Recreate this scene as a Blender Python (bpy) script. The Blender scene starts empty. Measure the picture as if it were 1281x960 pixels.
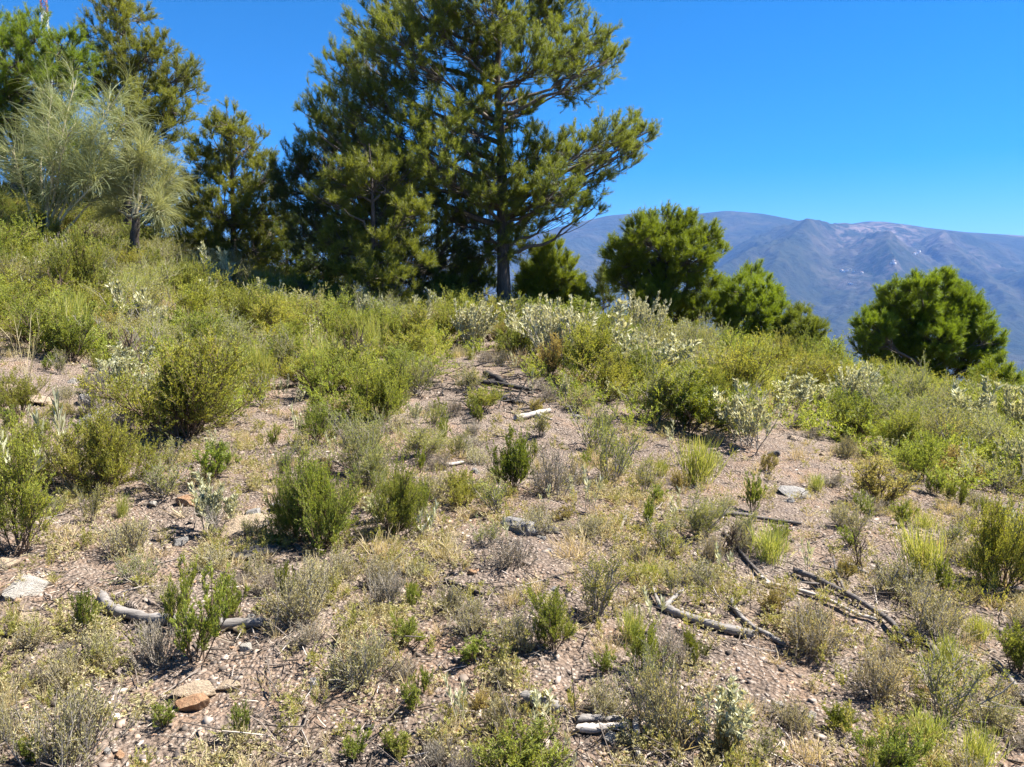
import bpy, bmesh, math, random
import numpy as np
from mathutils import Vector, Matrix
R = math.radians
rng = np.random.default_rng(7)
random.seed(7)
C = bpy.context.scene.collection
scene = bpy.context.scene

# ------------------------------------------------------------------ camera maths
EYE = np.array([0.0, 0.0, 1.6]); FPX = 967.0; PITCH = R(6.5)
def ray(px, py):
    xr = (px - 640.5) / FPX; yr = (480 - py) / FPX
    return np.array([xr, math.cos(PITCH) + yr * math.sin(PITCH), -math.sin(PITCH) + yr * math.cos(PITCH)])
def at(px, py, Y):
    d = ray(px, py); return EYE + d * (Y / d[1])
def project(P):
    P = np.asarray(P, float); d = P - EYE
    f = d[..., 1] * math.cos(PITCH) - d[..., 2] * math.sin(PITCH)
    u = d[..., 1] * math.sin(PITCH) + d[..., 2] * math.cos(PITCH)
    return 640.5 + FPX * d[..., 0] / f, 480 - FPX * u / f, f

# ------------------------------------------------------------------ noise
_perm = np.random.default_rng(11).permutation(256)
_perm = np.concatenate([_perm, _perm, _perm])
_ga = np.random.default_rng(12).uniform(0, 2 * np.pi, 256)
_gx, _gy = np.cos(_ga), np.sin(_ga)
def perlin(x, y, seed=0):
    x = np.asarray(x, float) + seed * 17.13; y = np.asarray(y, float) + seed * 9.71
    xi = np.floor(x).astype(int); yi = np.floor(y).astype(int)
    xf = x - xi; yf = y - yi
    u = xf * xf * xf * (xf * (xf * 6 - 15) + 10); v = yf * yf * yf * (yf * (yf * 6 - 15) + 10)
    def g(ix, iy, dx, dy):
        h = _perm[_perm[ix & 255] + (iy & 255)]
        return _gx[h] * dx + _gy[h] * dy
    a = g(xi, yi, xf, yf); b = g(xi + 1, yi, xf - 1, yf)
    c = g(xi, yi + 1, xf, yf - 1); d = g(xi + 1, yi + 1, xf - 1, yf - 1)
    return (a + u * (b - a)) + v * ((c + u * (d - c)) - (a + u * (b - a)))
def fbm(x, y, o=4, seed=0):
    s = 0; a = 1; f = 1
    for k in range(o):
        s = s + a * perlin(x * f, y * f, seed + k); a *= .5; f *= 2.03
    return s
def sstep(a, b, x):
    t = np.clip((x - a) / (b - a), 0, 1); return t * t * (3 - 2 * t)

# ------------------------------------------------------------------ terrain
GXs = np.array([-60, -30, -16, -12, -9.1, -7.2, -4.2, -2, 0, 2.6, 5, 7, 9.3, 14, 30, 60.])
GZs = np.array([9.0, 5.2, 3.2, 2.35, 1.55, .95, .22, .04, 0, -.33, -.73, -1.08, -1.35, -2.0, -6, -16.])
_xs = np.linspace(-60, 60, 2401); _zs = np.interp(_xs, GXs, GZs)
_k = np.hanning(61); _k /= _k.sum(); _zs = np.convolve(np.pad(_zs, 30, mode='edge'), _k, mode='valid')
def ground(x, y):
    x = np.asarray(x, float); y = np.asarray(y, float)
    r = np.hypot(x, y)
    yb = np.interp(x, [-20, -9, -4, 0, 4, 9, 20], [22, 20, 18.3, 17.3, 15.8, 14.2, 12.5])
    near = sstep(0, 9, y)
    lat = np.interp(x, _xs, _zs) + np.where(np.abs(x) > 60, np.sign(-x) * np.where(x > 0, .25, .05) * (np.abs(x) - 60), 0)
    z = .0635 * y + lat * (.45 + .55 * near)
    over = np.logaddexp(0, (y - yb) * 1.6) / 1.6
    fall = .10 + .20 / (1 + np.exp(-np.clip(x + 1.5, -60, 60) / 1.6))
    z = z - over * fall - np.where(x > -1.5, 1, .5) * .004 * np.minimum(over, 25) ** 1.6
    far = sstep(120, 2800, r)
    z = z * (1 - sstep(90, 900, r)) - 500 * far
    z = z + far * 25 * fbm(x / 700, y / 700, 3, 40)
    nf = 1 - sstep(20, 60, r)
    z = z + nf * (.09 * perlin(x / 2.1, y / 2.1, 1) + .045 * perlin(x / .8, y / .8, 2) + .03 * perlin(x / .33, y / .33, 3)
                  + .016 * perlin(x / .12, y / .12, 4) + .009 * perlin(x / .05, y / .05, 6))
    return z
_g0 = float(ground(0., 0.))
def H(x, y): return ground(x, y) - _g0
def hit(px, py):
    d = ray(px, py); t = 1.0; prev = 1.0
    while t < 60:
        p = EYE + d * t
        if p[2] < H(p[0], p[1]):
            a, b = prev, t
            for _ in range(18):
                m = (a + b) / 2; q = EYE + d * m
                if q[2] < H(q[0], q[1]): b = m
                else: a = m
            q = EYE + d * b
            return np.array([q[0], q[1], float(H(q[0], q[1]))])
        prev = t; t *= 1.02
    ts = np.linspace(10, 19, 120); q = EYE + d[None] * ts[:, None]          # just above the brow: stand on its crest
    k = int(np.argmin(q[:, 2] - H(q[:, 0], q[:, 1]))); q = q[k]
    return np.array([q[0], q[1], float(H(q[0], q[1]))])

# ------------------------------------------------------------------ node helpers
def new_mat(name):
    m = bpy.data.materials.new(name); m.use_nodes = True
    nt = m.node_tree; nt.nodes.clear()
    out = nt.nodes.new('ShaderNodeOutputMaterial')
    return m, nt, out
def nd(nt, t, **kw):
    n = nt.nodes.new(t)
    for k, v in kw.items():
        if k.startswith('_'): setattr(n, k[1:], v)
        else: n.inputs[k.replace('__', ' ')].default_value = v
    return n
def ramp(nt, src, stops):
    r = nt.nodes.new('ShaderNodeValToRGB')
    e = r.color_ramp.elements
    while len(e) < len(stops): e.new(.5)
    for i, (p, c) in enumerate(stops):
        e[i].position = p; e[i].color = (*c, 1) if len(c) == 3 else c
    nt.links.new(src, r.inputs[0]); return r.outputs[0]
def mixc(nt, fac, a, b, bt='MIX'):
    n = nt.nodes.new('ShaderNodeMix'); n.data_type = 'RGBA'; n.blend_type = bt
    for s, v in ((0, fac), (6, a), (7, b)):
        if hasattr(v, 'links') or hasattr(v, 'is_linked'): nt.links.new(v, n.inputs[s])
        else: n.inputs[s].default_value = v if s == 0 else (*v, 1)
    return n.outputs[2]
def noise(nt, vec, scale, detail=4, rough=.55, dist=0):
    n = nd(nt, 'ShaderNodeTexNoise', Scale=scale, Detail=detail, Roughness=rough, Distortion=dist)
    nt.links.new(vec, n.inputs['Vector']); return n.outputs['Fac']

def leaf_mat(name, c0, c1, trans=.3, rough=.6, hue=.02, val=.25, spec=.25, c2=None):
    m, nt, out = new_mat(name)
    a = nd(nt, 'ShaderNodeAttribute', _attribute_name='tint')
    stops = [(0, c0), (1, c1)] if c2 is None else [(0, c0), (.8, c1), (1, c2)]
    col = ramp(nt, a.outputs['Fac'], stops)
    oi = nt.nodes.new('ShaderNodeObjectInfo')
    hs = nd(nt, 'ShaderNodeHueSaturation')
    mr = nd(nt, 'ShaderNodeMapRange'); mr.inputs[3].default_value = .5 - hue; mr.inputs[4].default_value = .5 + hue
    mv = nd(nt, 'ShaderNodeMapRange'); mv.inputs[3].default_value = 1 - val; mv.inputs[4].default_value = 1 + val
    ml = nd(nt, 'ShaderNodeMath', _operation='MULTIPLY'); ml.inputs[1].default_value = 7.3
    fr = nd(nt, 'ShaderNodeMath', _operation='FRACT')
    nt.links.new(oi.outputs['Random'], mr.inputs[0]); nt.links.new(oi.outputs['Random'], ml.inputs[0])
    nt.links.new(ml.outputs[0], fr.inputs[0]); nt.links.new(fr.outputs[0], mv.inputs[0])
    nt.links.new(mr.outputs[0], hs.inputs['Hue']); nt.links.new(mv.outputs[0], hs.inputs['Value'])
    nt.links.new(col, hs.inputs['Color'])
    p = nd(nt, 'ShaderNodeBsdfPrincipled', Roughness=rough)
    p.inputs['Specular IOR Level'].default_value = spec
    nt.links.new(hs.outputs[0], p.inputs['Base Color'])
    t = nd(nt, 'ShaderNodeBsdfTranslucent')
    tc = mixc(nt, 1.0, hs.outputs[0], (1.5, 1.35, .75), 'MULTIPLY')
    nt.links.new(tc, t.inputs['Color'])
    ms = nd(nt, 'ShaderNodeMixShader'); ms.inputs[0].default_value = trans
    nt.links.new(p.outputs[0], ms.inputs[1]); nt.links.new(t.outputs[0], ms.inputs[2])
    nt.links.new(ms.outputs[0], out.inputs[0]); return m
def wood_mat(name, c0, c1, scale=30, stretch=.08, bump=.5, rough=.85, along='Z'):
    m, nt, out = new_mat(name)
    tc = nt.nodes.new('ShaderNodeTexCoord')
    v = tc.outputs['Object']
    if stretch != 1:
        mp = nt.nodes.new('ShaderNodeMapping'); mp.inputs['Scale'].default_value = (1, 1, stretch) if along == 'Z' else (stretch, 1, 1)
        nt.links.new(v, mp.inputs[0]); v = mp.outputs[0]
    f = noise(nt, v, scale, 6, .65, .4)
    col = ramp(nt, f, [(.28, c0), (.68, c1)])
    p = nd(nt, 'ShaderNodeBsdfPrincipled', Roughness=rough); p.inputs['Specular IOR Level'].default_value = .2
    nt.links.new(col, p.inputs['Base Color'])
    b = nd(nt, 'ShaderNodeBump', Strength=bump, Distance=.01); nt.links.new(f, b.inputs['Height'])
    nt.links.new(b.outputs[0], p.inputs['Normal']); nt.links.new(p.outputs[0], out.inputs[0]); return m

M = {}
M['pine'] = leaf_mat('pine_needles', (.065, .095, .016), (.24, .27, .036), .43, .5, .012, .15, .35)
M['pine_dark'] = leaf_mat('dark_pine_needles', (.035, .06, .014), (.11, .15, .024), .32, .5, .012, .12, .35)  # darker copy of the pine needles, rear pines' shade put into its colour
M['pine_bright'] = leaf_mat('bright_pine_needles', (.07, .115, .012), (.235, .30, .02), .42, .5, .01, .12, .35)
M['retama'] = leaf_mat('broom_strands', (.16, .19, .085), (.34, .365, .185), .35, .6, .01, .1, .2)
M['heath'] = leaf_mat('heath_leaves', (.12, .155, .026), (.31, .345, .055), .42, .6, .02, .15, .2, (.36, .34, .12))
M['olive'] = leaf_mat('olive_leaves', (.15, .17, .045), (.33, .345, .10), .40, .65, .018, .2, .2, (.36, .30, .13))
M['bright'] = leaf_mat('bright_leaves', (.115, .155, .026), (.28, .32, .055), .40, .55, .012, .15, .25)
M['deep'] = leaf_mat('deep_green_leaves', (.075, .11, .016), (.22, .255, .028), .40, .55, .012, .15, .25)
M['silver'] = leaf_mat('silver_leaves', (.25, .26, .15), (.58, .57, .38), .22, .8, .01, .12, .1)
M['thyme'] = leaf_mat('thyme_leaves', (.21, .195, .09), (.43, .39, .20), .3, .7, .02, .2, .15, (.33, .28, .20))
M['drytw'] = leaf_mat('dry_leaves', (.20, .165, .115), (.40, .34, .24), .2, .8, .015, .2, .1)
M['rusty'] = leaf_mat('rusty_leaves', (.22, .17, .05), (.40, .34, .11), .3, .7, .015, .15, .15, (.26, .28, .07))
M['tuft'] = leaf_mat('green_blades', (.16, .20, .045), (.35, .38, .10), .4, .6, .012, .15, .2, (.45, .40, .2))
M['straw'] = leaf_mat('straw_blades', (.34, .28, .15), (.62, .52, .32), .3, .7, .01, .15, .15)
M['greystem'] = wood_mat('grey_stems', (.15, .13, .105), (.36, .32, .265), 40, .2)
M['brownstem'] = wood_mat('brown_stems', (.06, .04, .025), (.17, .12, .08), 40, .2)
M['palestem'] = wood_mat('pale_stems', (.30, .26, .16), (.52, .46, .30), 40, .2)
M['bark'] = wood_mat('pine_bark', (.03, .025, .021), (.115, .092, .075), 22, .25, .9)
M['limb'] = wood_mat('grey_limbs', (.05, .042, .034), (.15, .125, .10), 25, .3, .6)
M['deadwood'] = wood_mat('weathered_wood', (.09, .08, .07), (.25, .23, .21), 55, .12, .6, .8, 'X')
M['darkwood'] = wood_mat('dark_dead_wood', (.045, .038, .033), (.15, .13, .115), 55, .12, .6, .8, 'X')
M['palewood'] = wood_mat('bleached_wood', (.20, .175, .15), (.42, .38, .33), 55, .12, .5, .8, 'X')
M['char'] = wood_mat('charred_wood', (.012, .011, .010), (.06, .052, .046), 55, .12, .7, .7, 'X')

def stone_mat(name, c0, c1, c2, scale=14):
    m, nt, out = new_mat(name)
    tc = nt.nodes.new('ShaderNodeTexCoord'); g = nt.nodes.new('ShaderNodeNewGeometry')
    v = tc.outputs['Object']
    f = noise(nt, v, 1.6, 6, .7, .3); f2 = noise(nt, v, 9, 6, .75)
    col = ramp(nt, f, [(.3, c0), (.55, c1), (.75, c2)])
    col = mixc(nt, .5, col, ramp(nt, f2, [(.3, (.55, .52, .5)), (.7, (1.15, 1.15, 1.15))]), 'MULTIPLY')
    p = nd(nt, 'ShaderNodeBsdfPrincipled', Roughness=.9); p.inputs['Specular IOR Level'].default_value = .2
    nt.links.new(col, p.inputs['Base Color'])
    b = nd(nt, 'ShaderNodeBump', Strength=.7, Distance=.08); nt.links.new(f2, b.inputs['Height'])
    nt.links.new(b.outputs[0], p.inputs['Normal']); nt.links.new(p.outputs[0], out.inputs[0]); return m
M['st_grey'] = stone_mat('grey_stone', (0.225, 0.210, 0.195), (0.315, 0.300, 0.277), (0.390, 0.375, 0.352))
M['st_pale'] = stone_mat('pale_stone', (0.315, 0.285, 0.240), (0.420, 0.390, 0.338), (0.465, 0.450, 0.413))
M['st_orange'] = stone_mat('orange_stone', (0.285, 0.150, 0.083), (0.413, 0.255, 0.143), (0.465, 0.360, 0.247))
M['st_tan'] = stone_mat('tan_stone', (0.315, 0.232, 0.158), (0.435, 0.345, 0.240), (0.465, 0.398, 0.315))
M['st_dark'] = stone_mat('dark_stone', (.07, .065, .06), (.14, .13, .12), (.24, .22, .2))

# ground material
def ground_mat():
    m, nt, out = new_mat('hillside_soil')
    g = nt.nodes.new('ShaderNodeNewGeometry'); pos = g.outputs['Position']
    f1 = noise(nt, pos, .9, 5, .6, .3); f2 = noise(nt, pos, 7, 5, .65); f3 = noise(nt, pos, 60, 4, .7); f4 = noise(nt, pos, 2.3, 4, .6)
    soil = ramp(nt, f1, [(.30, (.105, .079, .060)), (.5, (.165, .127, .099)), (.68, (.215, .172, .138))])
    soil = mixc(nt, ramp(nt, f4, [(.48, (0, 0, 0)), (.68, (.8, .8, .8))]), soil, (.23, .150, .098))
    soil = mixc(nt, ramp(nt, f2, [(.35, (.75, .75, .75)), (.5, (0, 0, 0))]), soil, (.12, .095, .08))
    soil = mixc(nt, .75, soil, ramp(nt, f3, [(.3, (.30, .28, .27)), (.5, (1, 1, 1)), (.72, (1.5, 1.46, 1.42))]), 'MULTIPLY')
    # pebbles
    vo = nd(nt, 'ShaderNodeTexVoronoi', Scale=55, _feature='F1'); nt.links.new(pos, vo.inputs['Vector'])
    peb = ramp(nt, vo.outputs['Color'], [(.1, (.11, .09, .075)), (.5, (.26, .205, .165)), (.9, (.44, .38, .32))])
    soil = mixc(nt, ramp(nt, vo.outputs['Distance'], [(.25, (.75, .75, .75)), (.5, (0, 0, 0))]), soil, peb)
    # far scrub-covered land
    ln = nt.nodes.new('ShaderNodeVectorMath'); ln.operation = 'LENGTH'; nt.links.new(pos, ln.inputs[0])
    mr = nd(nt, 'ShaderNodeMapRange'); mr.inputs[1].default_value = 18; mr.inputs[2].default_value = 34
    nt.links.new(ln.outputs['Value'], mr.inputs[0])
    fv = noise(nt, pos, .004, 6, .65); ff = noise(nt, pos, .25, 5, .6)
    far = mixc(nt, .5, ramp(nt, fv, [(.35, (.10, .11, .06)), (.5, (.19, .17, .11)), (.65, (.30, .25, .18))]),
               ramp(nt, ff, [(.4, (.06, .075, .03)), (.6, (.24, .2, .13))]))
    col = mixc(nt, mr.outputs[0], soil, far)
    p = nd(nt, 'ShaderNodeBsdfPrincipled', Roughness=.95); p.inputs['Specular IOR Level'].default_value = .1
    nt.links.new(col, p.inputs['Base Color'])
    add = nd(nt, 'ShaderNodeMath', _operation='ADD'); nt.links.new(f2, add.inputs[0]); nt.links.new(f3, add.inputs[1])
    sub = nd(nt, 'ShaderNodeMath', _operation='SUBTRACT'); nt.links.new(add.outputs[0], sub.inputs[0]); nt.links.new(vo.outputs['Distance'], sub.inputs[1])
    b = nd(nt, 'ShaderNodeBump', Strength=1., Distance=.02); nt.links.new(sub.outputs[0], b.inputs['Height'])
    nt.links.new(b.outputs[0], p.inputs['Normal']); nt.links.new(p.outputs[0], out.inputs[0]); return m

# ------------------------------------------------------------------ mesh building with numpy
def norm(v): return v / (np.linalg.norm(v, axis=-1, keepdims=True) + 1e-12)
class MB:
    def __init__(s): s.v = []; s.t = []; s.f = {3: [], 4: []}; s.n = 0
    def add(s, V, F, tint=.5):
        V = np.asarray(V, float).reshape(-1, 3); F = np.asarray(F)
        s.v.append(V); s.f[F.shape[1]].append(F + s.n); s.n += len(V)
        s.t.append(np.broadcast_to(np.asarray(tint, float), (len(V),)))
    def arrays(s):
        V = np.concatenate(s.v); T = np.concatenate(s.t)
        return V, {k: (np.concatenate(x) if x else np.zeros((0, k), int)) for k, x in s.f.items()}, T
    def mesh(s, name, mat, smooth=False, xform=None):
        V, F, T = s.arrays()
        if xform is not None: V = xform(V)
        return mesh_np(name, V, F, mat, T, smooth)
def mesh_np(name, V, F, mat, T=None, smooth=False):
    me = bpy.data.meshes.new(name)
    n3, n4 = len(F[3]), len(F[4])
    me.vertices.add(len(V)); me.vertices.foreach_set('co', V.astype(np.float32).ravel())
    loops = np.concatenate([F[3].ravel(), F[4].ravel()]).astype(np.int32)
    me.loops.add(len(loops)); me.loops.foreach_set('vertex_index', loops)
    starts = np.concatenate([np.arange(n3) * 3, n3 * 3 + np.arange(n4) * 4]).astype(np.int32)
    me.polygons.add(n3 + n4); me.polygons.foreach_set('loop_start', starts)
    if smooth: me.polygons.foreach_set('use_smooth', np.ones(n3 + n4, bool))
    if T is not None:
        a = me.attributes.new('tint', 'FLOAT', 'POINT'); a.data.foreach_set('value', T.astype(np.float32))
    me.update(calc_edges=True); me.materials.append(mat); return me
def grow(p0, d0, L, K=5, up=0., wob=.15, bias=(0, 0, 0), r=rng):
    n = len(p0); pts = np.zeros((n, K, 3)); pts[:, 0] = p0; d = norm(np.asarray(d0, float)); p = np.array(p0, float)
    st = (np.broadcast_to(L, (n,)) / (K - 1))[:, None]
    b = np.array(bias) + np.array([0, 0, up])
    for k in range(1, K):
        d = norm(d + (b + wob * r.normal(size=(n, 3))) / (K - 1)); p = p + d * st; pts[:, k] = p
    return pts
def along(pts, idx, t):
    K = pts.shape[1]; x = t * (K - 1); i = np.minimum(x.astype(int), K - 2); f = (x - i)[:, None]
    a = pts[idx, i]; b = pts[idx, i + 1]
    return a + (b - a) * f, norm(b - a)
def spread(tan, ang, r=rng):
    n = len(tan); q = r.normal(size=(n, 3)); q = norm(q - (q * tan).sum(-1, keepdims=True) * tan)
    ang = np.broadcast_to(ang, (n,))[:, None]
    return tan * np.cos(ang) + q * np.sin(ang)
def kids(pts, m, t0=.3, t1=1., ang=.6, r=rng):
    n = len(pts); idx = np.repeat(np.arange(n), m); t = r.uniform(t0, t1, n * m)
    p, tan = along(pts, idx, t)
    return p, spread(tan, ang * r.uniform(.7, 1.3, n * m), r), idx, t
def tubes(mb, pts, r0, r1, sides=3, tint=.5):
    n, K, _ = pts.shape
    tan = np.zeros_like(pts); tan[:, 1:-1] = pts[:, 2:] - pts[:, :-2]; tan[:, 0] = pts[:, 1] - pts[:, 0]; tan[:, -1] = pts[:, -1] - pts[:, -2]
    tan = norm(tan)
    ref = np.zeros_like(tan); ref[..., 0] = .31; ref[..., 1] = .95
    flip = np.abs((tan * norm(ref)).sum(-1)) > .9; ref[flip] = (1, 0, .1)
    u = norm(np.cross(tan, ref)); w = np.cross(tan, u)
    a = np.linspace(0, 2 * np.pi, sides, endpoint=False)
    r0 = np.broadcast_to(r0, (n,)); r1 = np.broadcast_to(r1, (n,))
    rad = r0[:, None] + (r1 - r0)[:, None] * np.linspace(0, 1, K)[None]
    V = pts[:, :, None] + rad[:, :, None, None] * (u[:, :, None] * np.cos(a)[None, None, :, None] + w[:, :, None] * np.sin(a)[None, None, :, None])
    base = (np.arange(n) * K * sides)[:, None, None] + (np.arange(K - 1) * sides)[None, :, None]
    j = np.arange(sides)[None, None]; jn = (j + 1) % sides
    F = np.stack([base + j, base + jn, base + jn + sides, base + j + sides], -1).reshape(-1, 4)
    mb.add(V, F, tint)
def leaves(mb, p, d, L, W, tint, r=rng, tri=False):
    n = len(p); d = norm(d); q = r.normal(size=(n, 3)); s = norm(np.cross(d, q))
    L = np.broadcast_to(L, (n,))[:, None]; W = np.broadcast_to(W, (n,))[:, None]
    if tri:
        V = np.stack([p - s * W * .5, p + s * W * .5, p + d * L], 1)
        mb.add(V, np.arange(n * 3).reshape(-1, 3), np.repeat(tint, 3))
    else:
        nn = np.cross(s, d)
        V = np.stack([p, p + d * L * .5 + s * W * .5 + nn * W * .15, p + d * L, p + d * L * .5 - s * W * .5 + nn * W * .15], 1)
        mb.add(V, np.arange(n * 4).reshape(-1, 4), np.repeat(tint, 4))
def leaves_on(mb, pts, m, t0, t1, ang, L, W, btint=None, r=rng, tri=False, up=0.):
    p, d, idx, t = kids(pts, m, t0, t1, ang, r)
    if up: d = norm(d + np.array([0, 0, up]))
    n = len(p)
    bt = r.uniform(0, 1, len(pts)) if btint is None else btint
    tint = np.clip(.55 * bt[idx] + .45 * r.uniform(0, 1, n), 0, 1)
    leaves(mb, p, d, L * r.uniform(.7, 1.25, n), W * r.uniform(.8, 1.2, n), tint, r, tri); return n
def ribbons(mb, pts, w, tint, r=rng):
    n, K, _ = pts.shape
    side = norm(np.cross(pts[:, -1] - pts[:, 0], r.normal(size=(n, 3))))
    ww = np.broadcast_to(w, (n,))[:, None] * np.concatenate([np.ones(K - 1), [.15]])[None] * .5
    V = np.stack([pts - side[:, None] * ww[..., None], pts + side[:, None] * ww[..., None]], 2)
    base = (np.arange(n) * K * 2)[:, None] + (np.arange(K - 1) * 2)[None]
    F = np.stack([base, base + 1, base + 3, base + 2], -1).reshape(-1, 4)
    mb.add(V, F, np.repeat(tint, K * 2))

def link(name, me, parent=None):
    o = bpy.data.objects.new(name, me); C.objects.link(o)
    if parent: o.parent = parent
    return o
def thing(name, loc, rz=0, scale=(1, 1, 1), label=None, cat=None, group=None):
    o = bpy.data.objects.new(name, None); C.objects.link(o); o.empty_display_size = .2
    o.location = loc; o.rotation_euler = (0, 0, rz); o.scale = scale
    tag(o, label, cat, group); return o
def tag(o, label=None, cat=None, group=None, kind=None):
    if label: o['label'] = label
    if cat: o['category'] = cat
    if group: o['group'] = group
    if kind: o['kind'] = kind
    return o

# ------------------------------------------------------------------ ground sheet
def build_ground():
    th = np.concatenate([np.arange(-180, -48, 2.2), np.arange(-48, 48, .17), np.arange(48, 180, 2.2)]) * np.pi / 180
    rs = [.5]
    while rs[-1] < 40000:
        r = rs[-1]; rs.append(r * (1.0075 if r < 26 else 1.02 if r < 200 else 1.045))
    rs = np.array(rs); nr, na = len(rs), len(th)
    X = rs[:, None] * np.sin(th)[None]; Y = rs[:, None] * np.cos(th)[None]
    Z = H(X, Y)
    V = np.concatenate([[[0, 0, float(H(0., 0.))]], np.stack([X, Y, Z], -1).reshape(-1, 3)])
    i = np.arange(nr - 1)[:, None] * na; j = np.arange(na)[None]; jn = (j + 1) % na
    F4 = np.stack([1 + i + j, 1 + i + na + j, 1 + i + na + jn, 1 + i + jn], -1).reshape(-1, 4)[:, ::-1]
    jj = np.arange(na); F3 = np.stack([np.zeros(na, int), 1 + (jj + 1) % na, 1 + jj], -1)
    me = mesh_np('ground', V, {3: F3, 4: F4}, ground_mat(), None, True)
    tag(link('ground', me), kind='structure')
build_ground()

# ------------------------------------------------------------------ far mountain range
def mountain_mat():
    m, nt, out = new_mat('mountain_slopes')
    g = nt.nodes.new('ShaderNodeNewGeometry'); pos = g.outputs['Position']
    f1 = noise(nt, pos, .0016, 7, .62, .5); f2 = noise(nt, pos, .012, 6, .7)
    col = ramp(nt, f1, [(.32, (.016, .024, .014)), (.5, (.032, .037, .022)), (.68, (.064, .06, .042))])
    col = mixc(nt, .6, col, ramp(nt, f2, [(.35, (.5, .52, .5)), (.5, (1, 1, 1)), (.65, (1.45, 1.38, 1.3))]), 'MULTIPLY')
    a = nd(nt, 'ShaderNodeAttribute', _attribute_name='tint')
    rock = noise(nt, pos, .006, 6, .72, .8)
    k = nd(nt, 'ShaderNodeMath', _operation='MULTIPLY'); nt.links.new(a.outputs['Fac'], k.inputs[0])
    nt.links.new(ramp(nt, rock, [(.47, (0, 0, 0)), (.58, (1, 1, 1))]), k.inputs[1])
    col = mixc(nt, k.outputs[0], col, (.20, .155, .135))
    p = nd(nt, 'ShaderNodeBsdfPrincipled', Roughness=1); p.inputs['Specular IOR Level'].default_value = 0
    nt.links.new(col, p.inputs['Base Color'])
    b = nd(nt, 'ShaderNodeBump', Strength=.8, Distance=45); nt.links.new(f2, b.inputs['Height'])
    nt.links.new(b.outputs[0], p.inputs['Normal']); nt.links.new(p.outputs[0], out.inputs[0]); return m
CRPX = np.array([-600, 0, 300, 560, 640, 700, 760, 800, 850, 905, 950, 1000, 1050, 1080, 1130, 1200, 1281, 1400, 1700, 2300])
CRPY = np.array([330, 320, 330, 315, 300, 280, 266, 263, 266, 260, 264, 274, 278, 273, 279, 287, 292, 300, 306, 330])
YF, YC = 4300., 9000.
_cx = (CRPX - 640.5) / FPX * YC
_cz = np.array([at(a, b, YC)[2] for a, b in zip(CRPX, CRPY)])
_mx = np.linspace(_cx[0], _cx[-1], 1500); _mz = np.interp(_mx, _cx, _cz)
_kk = np.hanning(15); _kk /= _kk.sum(); _mz = np.convolve(np.pad(_mz, 7, mode='edge'), _kk, mode='valid')
def mountain_h(X, Y):
    s = (Y - YF) / (YC - YF)
    # lateral coordinate followed along sight lines so the crest keeps its profile
    crest = np.interp(X, _mx, _mz)
    sc = np.clip(s, 0, 1)
    prof = .30 * sc + .70 * sc ** 1.55
    z = -520 + (crest + 520) * prof
    mid = np.sin(np.pi * sc) ** .8 * (s < 1) 
    xw = X + 500 * fbm(X / 2600, Y / 2600, 3, 5) - 0.42 * (Y - YC)     # spurs run down to the left
    def ridge(v, w, sd): return 1 - np.abs(perlin(v, w, sd)) * 2.2
    a1 = ridge(xw / 1500, Y / 5200, 8); a2 = ridge(xw / 560, Y / 2300, 9); a3 = ridge(xw / 210 + a2 * .4, Y / 700, 10)
    z = z + mid * (520 * (a1 - .55) + 210 * (a2 - .5) * (.4 + .6 * np.clip(a1, 0, 1)) + 80 * (a3 - .5) * np.clip(1.2 - a2, .2, 1)) * np.clip(1.25 * (1 - sc ** 2.2), 0, 1)
    z = z + 42 * fbm(X / 160, Y / 160, 4, 20) * np.clip(mid + .12, 0, 1)
    # big spur below the right-hand summit
    px = 640.5 + FPX * X / Y
    cen = np.interp(sc, [0, .5, .8, 1.], [930, 985, 1045, 1080.]); wd = np.interp(sc, [0, .5, 1], [75, 60, 40])
    dd = (px - cen) / wd
    z = z + 420 * np.exp(-np.abs(np.where(dd > 0, dd * .38, dd * 1.15)) ** 1.2) * mid
    lim = EYE[2] + (crest - EYE[2]) * Y / YC - 12 - 60 * (1 - sc)
    z = np.where(s < 1, lim - 45 * np.logaddexp(0, (lim - z) / 45), z)
    z = np.where(s > 1, crest - 45 * math.log(2) - 30 * fbm(X / 900, Y / 900, 2, 3) * np.clip((s - 1) * 3, 0, 1) - (Y - YC) * .25 * np.clip((s - 1) * 4, 0, 1), z)
    return z
def build_mountain():
    n, k = 900, 420
    px = np.linspace(-350, 1900, n); Ys = np.concatenate([np.linspace(YF - 300, YC + 200, k - 30), np.linspace(YC + 230, YC + 3000, 30)])
    PX, Y = np.meshgrid(px, Ys)
    X = (PX - 640.5) / FPX * Y
    Z = mountain_h(X, Y); Z[0] -= 200
    T = np.exp(-(((PX - 1090) / 55) ** 2 + ((Y - 7800) / 1100) ** 2)) + .55 * sstep(.45, .9, perlin(X / 1300, Y / 1300, 31) + .3)
    i = np.arange(k - 1)[:, None] * n; j = np.arange(n - 1)[None]
    F = np.stack([i + j, i + j + 1, i + n + j + 1, i + n + j], -1).reshape(-1, 4)
    me = mesh_np('mountain_range', np.stack([X, Y, Z], -1).reshape(-1, 3), {3: np.zeros((0, 3), int), 4: F}, mountain_mat(), np.clip(T, 0, 1).ravel(), True)
    tag(link('mountain_range', me), kind='structure')
build_mountain()
def mhit(px, py):
    d = ray(px, py)
    for Y in np.arange(YF, YC + 50, 8.):
        p = EYE + d * (Y / d[1])
        if p[2] < mountain_h(p[0], p[1]): return p
    return None

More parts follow.
